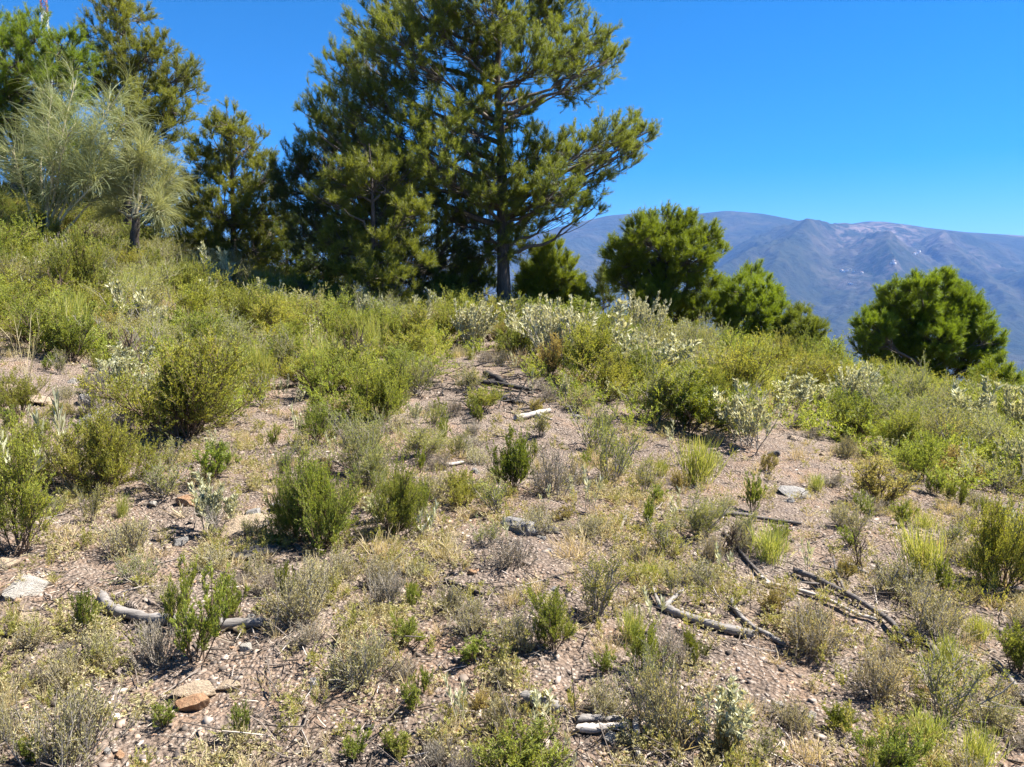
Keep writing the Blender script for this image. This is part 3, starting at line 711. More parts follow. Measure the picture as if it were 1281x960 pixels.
# ------------------------------------------------------------------ dead branches
def stick(pxs, rpx, mat, label, name='dead_branch', cat='branch', group='dead branches on the ground', lift=.95, taper=.75, stubs=()):
    def world(pl):
        P = np.array([hit(a, b) for a, b in pl]); return P
    P = world(pxs); f = project(P[0])[2]; r0 = rpx * f / FPX
    rs = np.random.default_rng(int(pxs[0][0] * 7 + pxs[0][1]))
    t = np.linspace(0, 1, len(P)); tt = np.linspace(0, 1, max(12, 5 * len(P)))
    Q = np.stack([np.interp(tt, t, P[:, k]) for k in range(3)], -1)
    for _ in range(3): Q[1:-1] = (Q[:-2] + 2 * Q[1:-1] + Q[2:]) / 4
    g = np.array([max(float(H(a + u, b + v)) for u in (-r0, 0, r0) for v in (-r0, 0, r0)) for a, b, c in Q])
    gm = np.maximum(g, np.maximum(np.concatenate([g[1:], g[-1:]]), np.concatenate([g[:1], g[:-1]])))
    for _ in range(3): gm[1:-1] = (gm[:-2] + 2 * gm[1:-1] + gm[2:]) / 4
    Q[:, 2] = gm + r0 * (lift - .25)
    Q += rs.normal(0, r0 * .05, Q.shape)
    c = Q.mean(0); c[2] = Q[:, 2].min() - r0
    def wood(Qp, ra, rb, sides=9):
        mb = MB(); K = len(Qp); rad = np.linspace(ra, rb, K) * (1 + rs.normal(0, .045, K)); rad[0] *= .8; rad[-1] *= .72
        tan = norm(np.gradient(Qp, axis=0)); u = norm(np.cross(tan, (0.1, 0.05, 1.))); w = np.cross(tan, u); an = np.linspace(0, 2 * np.pi, sides, endpoint=False)
        lump = 1 + rs.normal(0, .07, (K, sides))
        V = Qp[:, None] + (rad[:, None] * lump)[..., None] * (u[:, None] * np.cos(an)[None, :, None] + w[:, None] * np.sin(an)[None, :, None])
        V[0] += tan[0] * rs.normal(0, ra * .5, (sides, 1)); V[-1] += tan[-1] * rs.normal(0, rb * .6, (sides, 1))
        b = np.arange(K - 1)[:, None] * sides; j = np.arange(sides)[None]; jn = (j + 1) % sides
        mb.add(V - c, np.stack([b + j, b + jn, b + jn + sides, b + j + sides], -1).reshape(-1, 4))
        for e, s_ in ((0, 1), (K - 1, -1)):
            cc = V[e].mean(0) - c + tan[e] * ra * .2 * s_; vs = np.concatenate([V[e] - c, [cc]])
            mb.add(vs, np.stack([np.arange(sides)[::s_], ((np.arange(sides) + 1) % sides)[::s_], np.full(sides, sides)], -1))
        return mb
    o = link(name, wood(Q, r0, r0 * taper).mesh(name, M[mat], True)); o.location = c
    tag(o, label, cat, group)
    for pl, rp in stubs:
        S = world(pl); f = project(S[0])[2]; S[:, 2] += r0 * .7 + np.linspace(0, .03, len(S)); tt = np.linspace(0, 1, 8)
        S = np.stack([np.interp(tt, np.linspace(0, 1, len(S)), S[:, k]) for k in range(3)], -1)
        link('side_branch', wood(S, rp * f / FPX, rp * f / FPX * .5, 7).mesh('side_branch', M[mat], True), o)
    return o
stick([(127, 750), (133, 762), (147, 771), (168, 777), (192, 781), (225, 782), (262, 786), (300, 786), (331, 785)], 6.5, 'deadwood', 'smooth grey branch with a curved hooked end, lying at left', taper=.95)
stick([(826, 763), (845, 772), (870, 781), (905, 791), (943, 798)], 5, 'deadwood', 'short thick pale grey log with a sawn end and forked tip', stubs=[([(826, 763), (818, 748), (812, 733)], 3), ([(830, 764), (846, 752), (856, 748)], 4)], taper=1.1)
stick([(914, 752), (919, 768), (938, 788), (962, 800), (982, 810)], 3.5, 'deadwood', 'thin bent grey branch just right of the short pale log')
stick([(992, 718), (1030, 734), (1060, 749), (1090, 768), (1118, 790), (1136, 812)], 3.8, 'darkwood', 'long dark grey branch slanting down to the right', lift=1.5, stubs=[([(1060, 749), (1045, 720), (1042, 705)], 2), ([(1030, 734), (1000, 738)], 2)])
stick([(955, 733), (1000, 742), (1040, 757), (1072, 773), (1097, 781)], 2.6, 'palewood', 'thin pale branch beside the long dark slanting branch', lift=1.4, stubs=[([(965, 735), (955, 728), (950, 730)], 3)])
stick([(1143, 793), (1160, 808), (1178, 829)], 5, 'darkwood', 'short dark forked branch below the end of the long slanting branch', stubs=[([(1150, 800), (1165, 800), (1176, 808)], 2.5)])
stick([(842, 643), (900, 646), (960, 652), (1003, 659)], 3, 'darkwood', 'straight thin dark branch lying across the gravel clearing')
stick([(905, 668), (925, 692), (940, 710), (957, 728)], 2.2, 'darkwood', 'thin dark twig pointing down the slope from the clearing')
stick([(722, 905), (750, 904), (781, 905)], 5, 'deadwood', 'upper of two short parallel grey logs at bottom centre')
stick([(724, 917), (755, 915), (786, 914)], 6, 'palewood', 'lower of two short parallel grey logs at bottom centre')
stick([(795, 902), (796, 925), (798, 950)], 4.5, 'palewood', 'pale branch pointing towards the viewer beside the two parallel logs')
stick([(1248, 832), (1262, 850), (1284, 884)], 3.2, 'deadwood', 'thin grey branch at the right edge under the bright green shrub')
stick([(646, 526), (668, 522), (688, 517)], 4, 'palewood', 'short white forked branch on the burnt patch', stubs=[([(672, 522), (684, 528), (690, 532)], 3)])
stick([(586, 480), (620, 484), (664, 491)], 3.5, 'char', 'long black charred branch across the burnt patch')
stick([(606, 471), (620, 476), (632, 484)], 4, 'char', 'short black charred branch at the top of the burnt patch')
stick([(625, 498), (640, 505), (656, 506)], 3, 'char', 'curved black charred branch at the foot of the burnt patch')
stick([(545, 585), (562, 584), (580, 580)], 2.5, 'palewood', 'small white stick left of the deep green dense shrub')
stick([(-6, 798), (16, 797), (44, 798)], 3, 'darkwood', 'dark stick at the left edge beside the pinkish stone')
stick([(1056, 708), (1072, 716), (1088, 722)], 3.2, 'deadwood', 'short grey stick above the long slanting branch')
stick([(556, 728), (582, 738), (606, 747)], 2.5, 'char', 'dark twig beside the small orange red stone')
stick([(8, 848), (36, 852), (62, 858)], 3, 'char', 'black twig near the left edge below the pinkish stone')
stick([(775, 665), (782, 650), (786, 640)], 2.5, 'deadwood', 'short grey stick standing nearly upright in the image centre right')
stick([(655, 880), (675, 887), (700, 893)], 9, 'deadwood', 'chunky weathered log piece left of the two parallel logs', taper=.8)

# ------------------------------------------------------------------ stones
def stone_mesh(seed, mat, flat=1.):
    r = np.random.default_rng(seed); bm = bmesh.new(); bmesh.ops.create_icosphere(bm, subdivisions=4, radius=1)
    V = np.array([v.co[:] for v in bm.verts])
    for _ in range(16):      # broken flat faces
        n = norm(r.normal(size=3)); d = r.uniform(.42, .8); k = V @ n; V = V - np.maximum(k - d, 0)[:, None] * n * .92
    V = V * (1 + .10 * perlin(V[:, 0] * 2 + seed, V[:, 1] * 2 + V[:, 2] * 1.7)[:, None] + .05 * perlin(V[:, 0] * 6 + V[:, 2] * 3, V[:, 1] * 6 + seed)[:, None])
    V *= np.array([1, r.uniform(.65, .95), flat * r.uniform(.5, .75)])
    for v, c in zip(bm.verts, V): v.co = c
    me = bpy.data.meshes.new('stone'); bm.to_mesh(me); bm.free(); me.materials.append(mat); 
    return me
STM = {c: [stone_mesh(600 + 10 * i + k, M['st_' + c]) for k in range(3)] for i, c in enumerate(['grey', 'pale', 'orange', 'tan', 'dark'])}
SPH = {'grey': 'rough grey stone', 'pale': 'pale whitish stone', 'orange': 'orange brown stone', 'tan': 'tan coloured stone', 'dark': 'dark blackish stone'}
def stone(px, py, wpx, c, label=None, flat=1.):
    p = hit(px, py)
    if p is None: return
    f = project(p)[2]; s = wpx * .66 * f / FPX
    o = link('stone', random.choice(STM[c])); o.location = p + np.array([0, 0, s * .22 * flat]); o.scale = (s, s, s * flat)
    o.rotation_euler = (random.gauss(0, .15), random.gauss(0, .15), random.uniform(-.5, .5)); tag(o, label, 'stone', 'stones on the slope')
    PL.append(dict(o=o, ph=SPH[c], px=px, py=py, h=s, w=s * 2, kind='stone', done=bool(label), pos=p))
for a in [(38, 782, 36, 'tan', 'pinkish rough stone at left edge near the dark stick'), (36, 738, 62, 'pale', 'large flat pale stone half buried at the left edge', .6),
          (8, 710, 26, 'tan'), (247, 884, 38, 'orange', 'orange rock in front of the curved grey branch', 1.1), (246, 866, 56, 'tan', 'flat pale orange slab just behind the orange rock', .5), (285, 862, 26, 'tan'),
          (228, 680, 20, 'grey', 'smooth light grey stone left of the silvery plant'), (318, 646, 24, 'grey', 'left one of two smooth light grey stones beside the bright shrub'),
          (349, 639, 24, 'pale', 'right one of two smooth light grey stones beside the bright shrub'), (304, 668, 62, 'tan', 'large tan rock in front of two smooth light grey stones', .8), (236, 630, 24, 'orange'),
          (16, 494, 46, 'tan', 'larger tan flat slab at the left edge in the stony patch', .6), (50, 503, 44, 'tan', 'smaller tan flat slab right of the slab at the left edge', .4), (590, 718, 13, 'orange', 'small bright orange red stone in the middle foreground'),
          (652, 664, 44, 'grey', 'large grey rock in the middle of the slope', .8), (764, 923, 24, 'pale', 'pale stone in front of the two parallel logs', .8), (395, 856, 15, 'grey'), (974, 884, 15, 'pale'), (1016, 896, 15, 'pale'),
          (970, 570, 16, 'dark', 'dark stone at the top of the gravel clearing'), (320, 692, 50, 'dark', 'flat blackish rock below the large tan rock', .5), (110, 505, 30, 'grey'), (124, 530, 36, 'grey'), (325, 486, 24, 'grey'),
          (545, 938, 16, 'tan'), (572, 872, 12, 'pale'), (585, 876, 10, 'tan'), (300, 790, 20, 'tan'), (540, 950, 12, 'grey'), (310, 814, 18, 'pale'), (690, 665, 18, 'dark'), (855, 660, 12, 'dark'), (1000, 620, 40, 'grey', 'flat bluish grey stone sunk in the gravel clearing', .3)]:
    stone(*a)
for _ in range(60):
    y = 2.3 + 8.5 * rr.random() ** 1.3; x = rr.uniform(-.68, .68) * y; px, py, f = project((x, y, float(H(x, y))))
    if 0 < px < 1281 and LOWY[int(px)] < py < 955: stone(float(px), float(py), rr.uniform(6, 15), rr.choice(['grey', 'pale', 'tan', 'tan', 'orange', 'dark', 'grey']))
# open pine cone lying in the crook of the curved branch
def cone(px, py, L, label, rot):
    mb = MB(); r = np.random.default_rng(int(px)); n = 95
    for i in range(n):
        t = i / n; a = i * 2.39996; rad = .5 * math.sin(math.pi * (t * .86 + .12)) ** .7 * .52
        out = np.array([math.cos(a), math.sin(a), .55 * (t - .3)]); out /= np.linalg.norm(out); side = np.array([-math.sin(a), math.cos(a), 0]); base = np.array([0, 0, t - .5])
        tip = base + out * rad; w = .085 * (1.2 - t * .5); upv = np.cross(out, side)
        V = [base + side * .02, base - side * .02, tip - side * w - upv * .03, tip + side * w - upv * .03, tip - side * w * .8 + upv * .035 + out * .02, tip + side * w * .8 + upv * .035 + out * .02]
        mb.add(V, [[0, 1, 2, 3], [3, 2, 4, 5], [1, 0, 5, 4]], r.random())
    o = link('pine_cone', mb.mesh('pine_cone', leaf_mat('cone_scale', (.05, .038, .03), (.30, .25, .21), 0, .7, 0, .1, .2))); p = hit(px, py)
    o.location = p + np.array([0, 0, L * .22]); o.scale = (L, L, L); o.rotation_euler = rot; tag(o, label, 'pine cone', 'fallen pine cones')
cone(165, 764, .085, 'open grey pine cone in the crook of the curved branch', (1.5, .2, .9))
cone(143, 752, .06, 'smaller pine cone at the hooked tip of the curved branch', (1.4, .5, 2.2))

# ------------------------------------------------------------------ pines
def bez(a, b, c, n):
    t = np.linspace(0, 1, n)[None, :, None]
    return (1 - t) ** 2 * a[:, None] + 2 * t * (1 - t) * b[:, None] + t * t * c[:, None]
def pine(label, base, top, r0, blobs, mat, seed, density=1., nlen=.085, nwid=.0058, per=38, lean=None, group='pines on the crest of the slope', name='pine_tree', shoots=8, sl=.22, first=.15, grow_r=1.):
    """base, top: trunk ends in metres; blobs: (centre xyz, radius) masses of the crown"""
    r = np.random.default_rng(seed); base = np.array(base, float); top = np.array(top, float)
    root = thing(name, base, 0, (1, 1, 1), label, 'tree', group)
    n = 14; t = np.linspace(0, 1, n); tr = base + (top - base) * t[:, None]; wob = np.cumsum(r.normal(0, .02, (n, 3)), 0); wob[:, 2] = 0
    tr = tr + wob * np.linalg.norm(top - base) / 7 + np.array(lean if lean else (0, 0, 0)) * (np.sin(np.pi * t))[:, None]; tr[0, 2] -= .25
    mb = MB(); rad = r0 * (1 - .86 * t) * (1 + .35 * np.exp(-t * 25)); K, sides = n, 12
    an = np.linspace(0, 2 * np.pi, sides, endpoint=False)
    V = tr[:, None] + (rad[:, None] * (1 + r.normal(0, .06, (K, sides))))[..., None] * np.stack([np.cos(an), np.sin(an), 0 * an], -1)[None]
    b = np.arange(K - 1)[:, None] * sides; j = np.arange(sides)[None]; jn = (j + 1) % sides
    mb.add(V - base, np.stack([b + j, b + jn, b + jn + sides, b + j + sides], -1).reshape(-1, 4))
    link('trunk', mb.mesh('pine_trunk', M['bark'], True), root)
    Bc = np.array([q[0] for q in blobs]); Br = np.array([q[1] for q in blobs]) * 1.12 * grow_r
    hd = np.hypot(Bc[:, 0] - base[0], Bc[:, 1] - base[1])
    zs = np.clip(Bc[:, 2] - .45 * hd - .2, base[2] + first * (top[2] - base[2]), top[2] - .2)
    st = np.stack([np.interp(zs, tr[:, 2], tr[:, k]) for k in range(3)], -1)
    mid = st * .45 + Bc * .55; mid[:, 2] = st[:, 2] * .62 + Bc[:, 2] * .38; mid += r.normal(0, .08, mid.shape)
    limbs = bez(st, mid, Bc, 9); limbs += np.concatenate([np.zeros((len(limbs), 1, 3)), r.normal(0, .035, (len(limbs), 8, 3))], 1)
    br = MB(); hl = np.linalg.norm(Bc - st, axis=1)
    tubes(br, limbs - base, np.clip(.018 + .012 * hl, .015, r0 * .5), .01, 6)
    fol = MB(); tips = []; tdir = []; bid = []
    for i, (c, R_) in enumerate(zip(Bc, Br)):
        m = max(8, int(36 * density * (R_ / .6) ** 2.1))
        q = norm(r.normal(size=(m, 3))) * (R_ * r.uniform(.25, 1.0, m) ** .6)[:, None]; q[:, 2] *= .95
        tips.append(c + q); tdir.append(norm(q + 1e-3)); bid.append(np.full(m, i))
    tips = np.concatenate(tips); tdir = np.concatenate(tdir); bid = np.concatenate(bid)
    s0, _ = along(limbs, bid, r.uniform(.45, 1., len(tips)))
    md = s0 * .5 + tips * .5 - np.array([0, 0, 1]) * (.15 * np.linalg.norm(tips - s0, axis=1))[:, None]
    tw = bez(s0, md, tips, 5); tubes(br, tw - base, .008, .004, 4)
    idx = np.repeat(np.arange(len(tips)), shoots); pp, tn = along(tw, idx, r.uniform(.82, 1., len(idx)))
    sd = norm(.5 * tdir[idx] + np.array([0, 0, .75]) + .55 * r.normal(size=(len(idx), 3)) + .3 * tn)
    sh = grow(pp, sd, sl * r.uniform(.6, 1.25, len(idx)), 4, .35, .2, r=r)
    tubes(br, sh - base, .004, .0025, 3)
    tb = np.clip(.35 * r.random(len(Bc))[bid[idx]] + .4 * r.random(len(tips))[idx] + .3 * r.random(len(idx)), 0, 1)
    leaves_on(fol, sh - base, int(per * 1.5), .05, 1., .75, nlen, nwid, tb, r, tri=True)
    link('branches', br.mesh('pine_branches', M['limb']), root)
    link('crown', fol.mesh('pine_crown', M[mat]), root)
    return root
def B(px, py, rpx, Y): return (at(px, py, Y), rpx * Y / FPX)
def gp(px, Y):
    x = (px - 640.5) / FPX * Y; return np.array([x, Y, float(H(x, Y))])
def crown(Yc, lst, r, jitter=.9): return [B(a, b, c, Yc + (d[0] if d else r.uniform(-1, 1) * jitter)) for a, b, c, *d in lst]
rt = np.random.default_rng(91)
# big pine
b1 = crown(17., [(590, -45, 45), (640, -60, 45), (680, -30, 42), (610, 10, 42), (655, 15, 40), (700, 15, 32), (560, -10, 40), (740, 75, 34), (700, 60, 36), (765, 68, 18), (660, 75, 36), (620, 70, 34), (720, 105, 26), (745, 40, 22),
   (575, 60, 40), (530, 20, 40), (490, -5, 34), (500, 50, 40), (460, 30, 30), (455, 80, 34), (415, 85, 26), (430, 125, 32), (395, 135, 26), (385, 160, 18), (475, 120, 36), (520, 95, 36), (440, 165, 30),
   (640, 140, 36), (600, 125, 34), (590, 165, 36), (550, 150, 36), (650, 200, 38), (690, 190, 34), (730, 185, 32), (765, 170, 28), (795, 165, 24), (815, 165, 14), (780, 195, 24), (745, 220, 26), (700, 235, 32), (660, 250, 34),
   (715, 262, 22), (745, 255, 16), (620, 230, 38), (610, 280, 34), (650, 285, 24), (670, 268, 24), (580, 220, 38), (625, 300, 26), (600, 318, 24), (655, 310, 16), (540, 200, 40), (560, 265, 40), (500, 170, 40)], rt, 1.5)
base = gp(632, 17.); pine('tall broad pine with a bare dark trunk, topmost tree beside the mountain view', base, at(628, -55, 17.1), .16, b1, 'pine', 1, .95, first=.2, per=36)
# dark pine behind its left side, and the lighter young pine in front of that
b2 = crown(18.4, [(395, 200, 36), (375, 240, 34), (430, 215, 40), (470, 230, 44), (520, 240, 44), (390, 280, 38), (430, 280, 44), (480, 290, 46), (530, 300, 46), (400, 320, 36), (450, 335, 44), (510, 345, 44), (560, 330, 40), (430, 180, 30), (500, 205, 40), (365, 205, 22), (355, 235, 22), (580, 300, 38), (590, 350, 30)], rt, 1.)
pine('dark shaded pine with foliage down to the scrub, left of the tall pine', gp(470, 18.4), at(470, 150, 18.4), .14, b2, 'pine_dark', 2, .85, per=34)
b3 = crown(14.9, [(455, 195, 26), (430, 225, 28), (470, 230, 34), (500, 225, 26), (440, 265, 32), (480, 265, 34), (515, 260, 22), (430, 300, 28), (470, 305, 30), (505, 300, 26), (410, 250, 18), (440, 332, 26), (482, 338, 28), (518, 328, 22), (455, 360, 22), (500, 358, 22)], rt, .5)
pine('lighter young pine in front of the dark shaded pine', gp(468, 15.0), at(462, 180, 14.9), .08, b3, 'pine', 3, 1.1, per=34, first=.04)
b4 = crown(19., [(285, 155, 24), (270, 185, 30), (310, 185, 28), (250, 215, 28), (290, 220, 36), (330, 225, 26), (240, 250, 28), (280, 262, 36), (325, 262, 30), (345, 240, 16), (255, 285, 26), (300, 295, 30), (340, 290, 22), (275, 160, 16), (262, 312, 24), (322, 312, 26), (238, 292, 22)], rt, .8)
pine('medium pine with a thin dark trunk standing alone, right of the pale broom trees', gp(297, 19.), at(288, 145, 19.), .09, b4, 'pine', 4, 1., per=34)
b4b = crown(20.5, [(345, 280, 30), (370, 300, 30), (330, 310, 26), (395, 330, 30), (360, 330, 28), (300, 320, 26), (250, 315, 24), (425, 345, 26)], rt, .7)
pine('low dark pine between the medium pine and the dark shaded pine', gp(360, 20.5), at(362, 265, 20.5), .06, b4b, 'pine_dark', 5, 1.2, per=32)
b5 = crown(19.5, [(150, -25, 22), (140, 5, 26), (165, 20, 22), (125, 40, 24), (150, 60, 30), (185, 75, 28), (180, 110, 30), (205, 60, 18), (195, 130, 32), (235, 85, 20), (240, 110, 18), (215, 95, 20), (222, 140, 24), (150, 110, 34), (200, 165, 30), (170, 150, 34), (160, 190, 34), (120, 100, 32)], rt, .8)
pine('tallest pine at left, its thin top rising above the pale broom', gp(165, 19.5), at(150, -40, 19.6), .12, b5, 'pine', 6, .9, per=34)
b6 = crown(18., [(10, 40, 26), (45, 45, 28), (80, 60, 26), (100, 75, 20), (20, 75, 32), (60, 85, 30), (-20, 60, 34), (0, 110, 36), (40, 115, 32), (80, 110, 30), (-25, 130, 36), (15, 150, 34), (60, 150, 34), (-30, 180, 36), (20, 190, 32), (75, 180, 30)], rt, .8)
pine('bright topped pine at the left edge with a stout dark trunk', gp(30, 18.), at(28, 30, 18.), .15, b6, 'pine_bright', 7, 1., per=34, first=.4)
b7 = crown(21., [(100, 210, 36), (60, 230, 36), (140, 235, 34), (190, 230, 34), (225, 260, 30), (30, 245, 34), (110, 265, 34), (170, 270, 30), (210, 290, 26), (70, 270, 34)], rt, .8)
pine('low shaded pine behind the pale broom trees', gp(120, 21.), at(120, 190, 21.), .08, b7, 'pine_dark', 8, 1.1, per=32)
# young pines below the brow, seen against the mountain
b8 = crown(18.2, [(830, 285, 24), (800, 295, 22), (860, 295, 24), (885, 295, 14), (780, 320, 24), (820, 325, 32), (865, 325, 28), (895, 312, 12), (795, 350, 28), (840, 360, 34), (880, 350, 20), (815, 385, 28), (850, 395, 28), (885, 385, 20), (775, 345, 16)], rt, .7)
pine('round topped young pine against the mountain, right of the tall pine', gp(835, 18.2), at(835, 275, 18.2), .08, b8, 'pine_bright', 9, 2.1, per=42, grow_r=1.04)
b9 = crown(18.6, [(690, 320, 16), (680, 340, 24), (705, 345, 20), (665, 350, 18), (690, 365, 26), (715, 372, 20), (665, 380, 22), (700, 390, 24), (735, 375, 12)], rt, .5)
pine('small bushy pine right beside the tall pine trunk', gp(690, 18.6), at(690, 312, 18.6), .05, b9, 'pine_bright', 10, 2.1, per=38, grow_r=1.2)
b10 = crown(21., [(755, 345, 9), (750, 358, 12), (762, 362, 10), (757, 375, 14)], rt, .3)
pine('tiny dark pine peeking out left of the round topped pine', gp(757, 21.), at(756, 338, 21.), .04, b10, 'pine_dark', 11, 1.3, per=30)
b11 = crown(18., [(940, 345, 14), (925, 365, 20), (955, 365, 20), (970, 375, 14), (915, 385, 20), (945, 390, 26), (975, 392, 16), (900, 395, 16), (925, 412, 24), (960, 415, 22)], rt, .5)
pine('small pointed pine just right of the round topped pine', gp(942, 18.), at(940, 336, 18.), .05, b11, 'pine_bright', 12, 2.1, per=38, grow_r=.95)
b12 = crown(17.4, [(1003, 400, 12), (990, 412, 16), (1012, 415, 14), (975, 425, 16), (1000, 432, 18), (1022, 435, 12), (960, 432, 14)], rt, .4)
pine('lowest small pine, half hidden by scrub near the gap showing the valley', gp(998, 17.4), at(1000, 392, 17.4), .04, b12, 'pine', 13, 2., per=36, grow_r=1.25)
b13 = crown(17., [(1150, 358, 18), (1180, 360, 18), (1120, 368, 16), (1205, 375, 18), (1110, 390, 22), (1145, 385, 28), (1185, 390, 30), (1220, 395, 16), (1095, 412, 22), (1130, 420, 28), (1170, 425, 30), (1210, 420, 26), (1235, 425, 16), (1090, 438, 20), (1120, 445, 24), (1165, 455, 28), (1210, 450, 26), (1240, 445, 14)], rt, .8)
pine('dense rounded pine standing alone at far right', gp(1165, 17.), at(1165, 350, 17.), .09, b13, 'pine_bright', 14, 2.6, per=46, first=.1)
b14 = crown(15.6, [(1255, 462, 14), (1240, 472, 16), (1268, 475, 14), (1255, 485, 16), (1225, 480, 14)], rt, .3)
pine('knee-high bushy pine at the right edge below the dense rounded pine', gp(1252, 15.6), at(1254, 455, 15.6), .03, b14, 'pine_bright', 15, 1.4, per=34, first=.05)
b15 = crown(17.8, [(560, 345, 22), (590, 350, 24), (545, 368, 22), (580, 372, 22), (610, 365, 18)], rt, .4)
pine('low bushy pine in the shade left of the tall pine trunk', gp(580, 17.8), at(578, 335, 17.8), .04, b15, 'pine', 16, 1.2, per=34)

# pale broom trees at left
def broom(label, stems_px, Y, blobs, seed, wind=(-.35, 0, .1), trunk=0):
    r = np.random.default_rng(seed); base = gp(stems_px, Y); root = thing('broom_tree', base, 0, (1, 1, 1), label, 'tree', 'pale broom trees at left')
    Bc = np.array([q[0] for q in blobs]); Br = np.array([q[1] for q in blobs]); nb = len(Bc)
    st = base + r.normal(0, .10, (nb, 3)) * np.array([1, 1, 0]) - np.array([0, 0, .1])
    if trunk:       # a short dark trunk that carries the stems
        tp = at(stems_px + 2, trunk, Y); mt = MB(); tt = np.linspace(0, 1, 12)[:, None]
        q = (base - np.array([0, 0, .3])) * (1 - tt) + tp * tt + r.normal(0, .012, (12, 3)); tubes(mt, q[None] - base, .115, .07, 10)
        link('trunk', mt.mesh('broom_trunk', M['bark'], True), root); st = q[-1] + r.normal(0, .03, (nb, 3)) - np.array([0, 0, .06])
    mid = st * .5 + Bc * .5; mid[:, :2] = st[:, :2] * .62 + Bc[:, :2] * .38
    tr = bez(st, mid, Bc, 10); tr[:, 1:] += np.cumsum(r.normal(0, .018, (nb, 9, 3)), 1)
    m1 = MB(); tubes(m1, tr - base, .028, .008, 6); link('stems', m1.mesh('broom_stems', M['palestem'], True), root)
    m2, m3 = MB(), MB()
    p, d, i, t = kids(tr, 26, .45, 1., .7, r); s2 = grow(p, norm(d + np.array(wind) * .5), Br[i] * r.uniform(.4, 1.3, len(p)), 6, .25, 1.0, r=r)
    tubes(m2, s2 - base, .006, .002, 4)
    p, d, i2, t = kids(s2, 30, .1, 1., .35, r)
    s3 = grow(p, d,   .42 * r.uniform(.4, 1.4, len(p)), 7, -.75, .6, wind, r=r)
    ribbons(m3, s3 - base, .0045, np.clip(.5 * r.random(len(s2))[i2] + .5 * r.random(len(p)), 0, 1), r)
    link('branches', m2.mesh('broom_twigs', M['palestem']), root); link('foliage', m3.mesh('broom_foliage', M['retama']), root)
c1 = crown(15.2, [(100, 100, 34), (60, 120, 30), (140, 130, 32), (90, 160, 40), (40, 175, 34), (140, 175, 34), (15, 190, 30), (70, 210, 38), (120, 215, 34), (160, 150, 22), (150, 110, 24), (175, 185, 22)], rt, .7)
broom('larger pale broom tree with bare curved stems at the left edge', 62, 15.2, c1, 31)
c2 = crown(15.7, [(180, 180, 24), (165, 205, 28), (195, 210, 28), (150, 235, 28), (190, 240, 30), (215, 225, 18), (140, 260, 24), (205, 265, 20)], rt, .5)
broom('smaller feathery pale broom tree right of the larger broom, on a dark trunk', 168, 15.4, c2, 32, trunk=268)
# ------------------------------------------------------------------ lattice mast beyond the trees
def paint(name, c):
    m, nt, out = new_mat(name); tc = nt.nodes.new('ShaderNodeTexCoord')
    col = ramp(nt, noise(nt, tc.outputs['Object'], 3, 4), [(.3, tuple(x * .8 for x in c)), (.7, c)])
    p = nd(nt, 'ShaderNodeBsdfPrincipled', Roughness=.5); nt.links.new(col, p.inputs['Base Color']); nt.links.new(p.outputs[0], out.inputs[0]); return m
mx, my = at(55, 10, 110.)[:2]; mz = float(H(mx, my)); top = at(55, -60, 110.)[2]; mh = top - mz
mast = thing('lattice_mast', (mx, my, mz), .3, (1, 1, 1), 'red and white lattice mast rising behind the pines at top left', 'mast')
nb = 10; hw = .36
for k in range(nb):
    mb = MB(); z0, z1 = mh * k / nb - (.6 if k == 0 else 0), mh * (k + 1) / nb; cs = [(-hw, -hw), (hw, -hw), (hw, hw), (-hw, hw)]; ns = 3
    seg = [[(a, b, z0), (a, b, z1)] for a, b in cs]
    for s_ in range(ns):
        za, zb = z0 + (z1 - z0) * s_ / ns, z0 + (z1 - z0) * (s_ + 1) / ns
        for i in range(4):
            a, b = cs[i], cs[(i + 1) % 4]
            seg += [[(*a, za), (*b, zb)], [(*b, za), (*a, zb)], [(*a, za), (*b, za)]]
    tubes(mb, np.array(seg, float), .035, .035, 5); link('lattice_section', mb.mesh('lattice_section', paint('mast_white' if k % 2 else 'mast_red', (.26, .07, .07) if not k % 2 else (.75, .75, .75))), mast)
mb = MB(); an = np.linspace(0, 2 * np.pi, 13)[:-1]
zb = at(55, 19, 110.)[2] - mz
tubes(mb, np.array([[(.1, -.75, zb - .1), (.1, -1.05, zb - .1)]], float), .33, .33, 14); mb.add(np.array([[.1 + .33 * math.cos(a), -1.05, zb - .1 + .33 * math.sin(a)] for a in an] + [[.1, -1.1, zb - .1]]), [[i, (i + 1) % 12, 12] for i in range(12)])
link('dish_antenna', mb.mesh('dish_antenna', paint('dish_white', (.78, .78, .78))), mast)

# ------------------------------------------------------------------ far white houses on the mountain
wall = paint('whitewash', (.8, .79, .76)); tile = paint('clay_tiles', (.42, .27, .2))
def house_mesh(w, d, h):
    mb = MB(); V = [(-w, -d, -6), (w, -d, -6), (w, d, -6), (-w, d, -6), (-w, -d, h), (w, -d, h), (w, d, h), (-w, d, h)]
    mb.add(V, [[0, 1, 5, 4], [1, 2, 6, 5], [2, 3, 7, 6], [3, 0, 4, 7]]); mr = MB(); e = .6
    mr.add([(-w - e, -d - e, h - .1), (w + e, -d - e, h - .1), (w + e, d + e, h - .1), (-w - e, d + e, h - .1), (-w - e, 0, h + 2.5), (w + e, 0, h + 2.5)], [[0, 1, 5, 4], [2, 3, 4, 5]])
    mr.add([(-w, -d, h), (-w, d, h), (-w, 0, h + 2.4)], [[0, 1, 2]]); mr.add([(w, -d, h), (w, d, h), (w, 0, h + 2.4)], [[0, 2, 1]])
    return mb.mesh('house_wall', wall), mr.mesh('house_roof', tile)
hw_, hr_ = house_mesh(10, 7, 9)
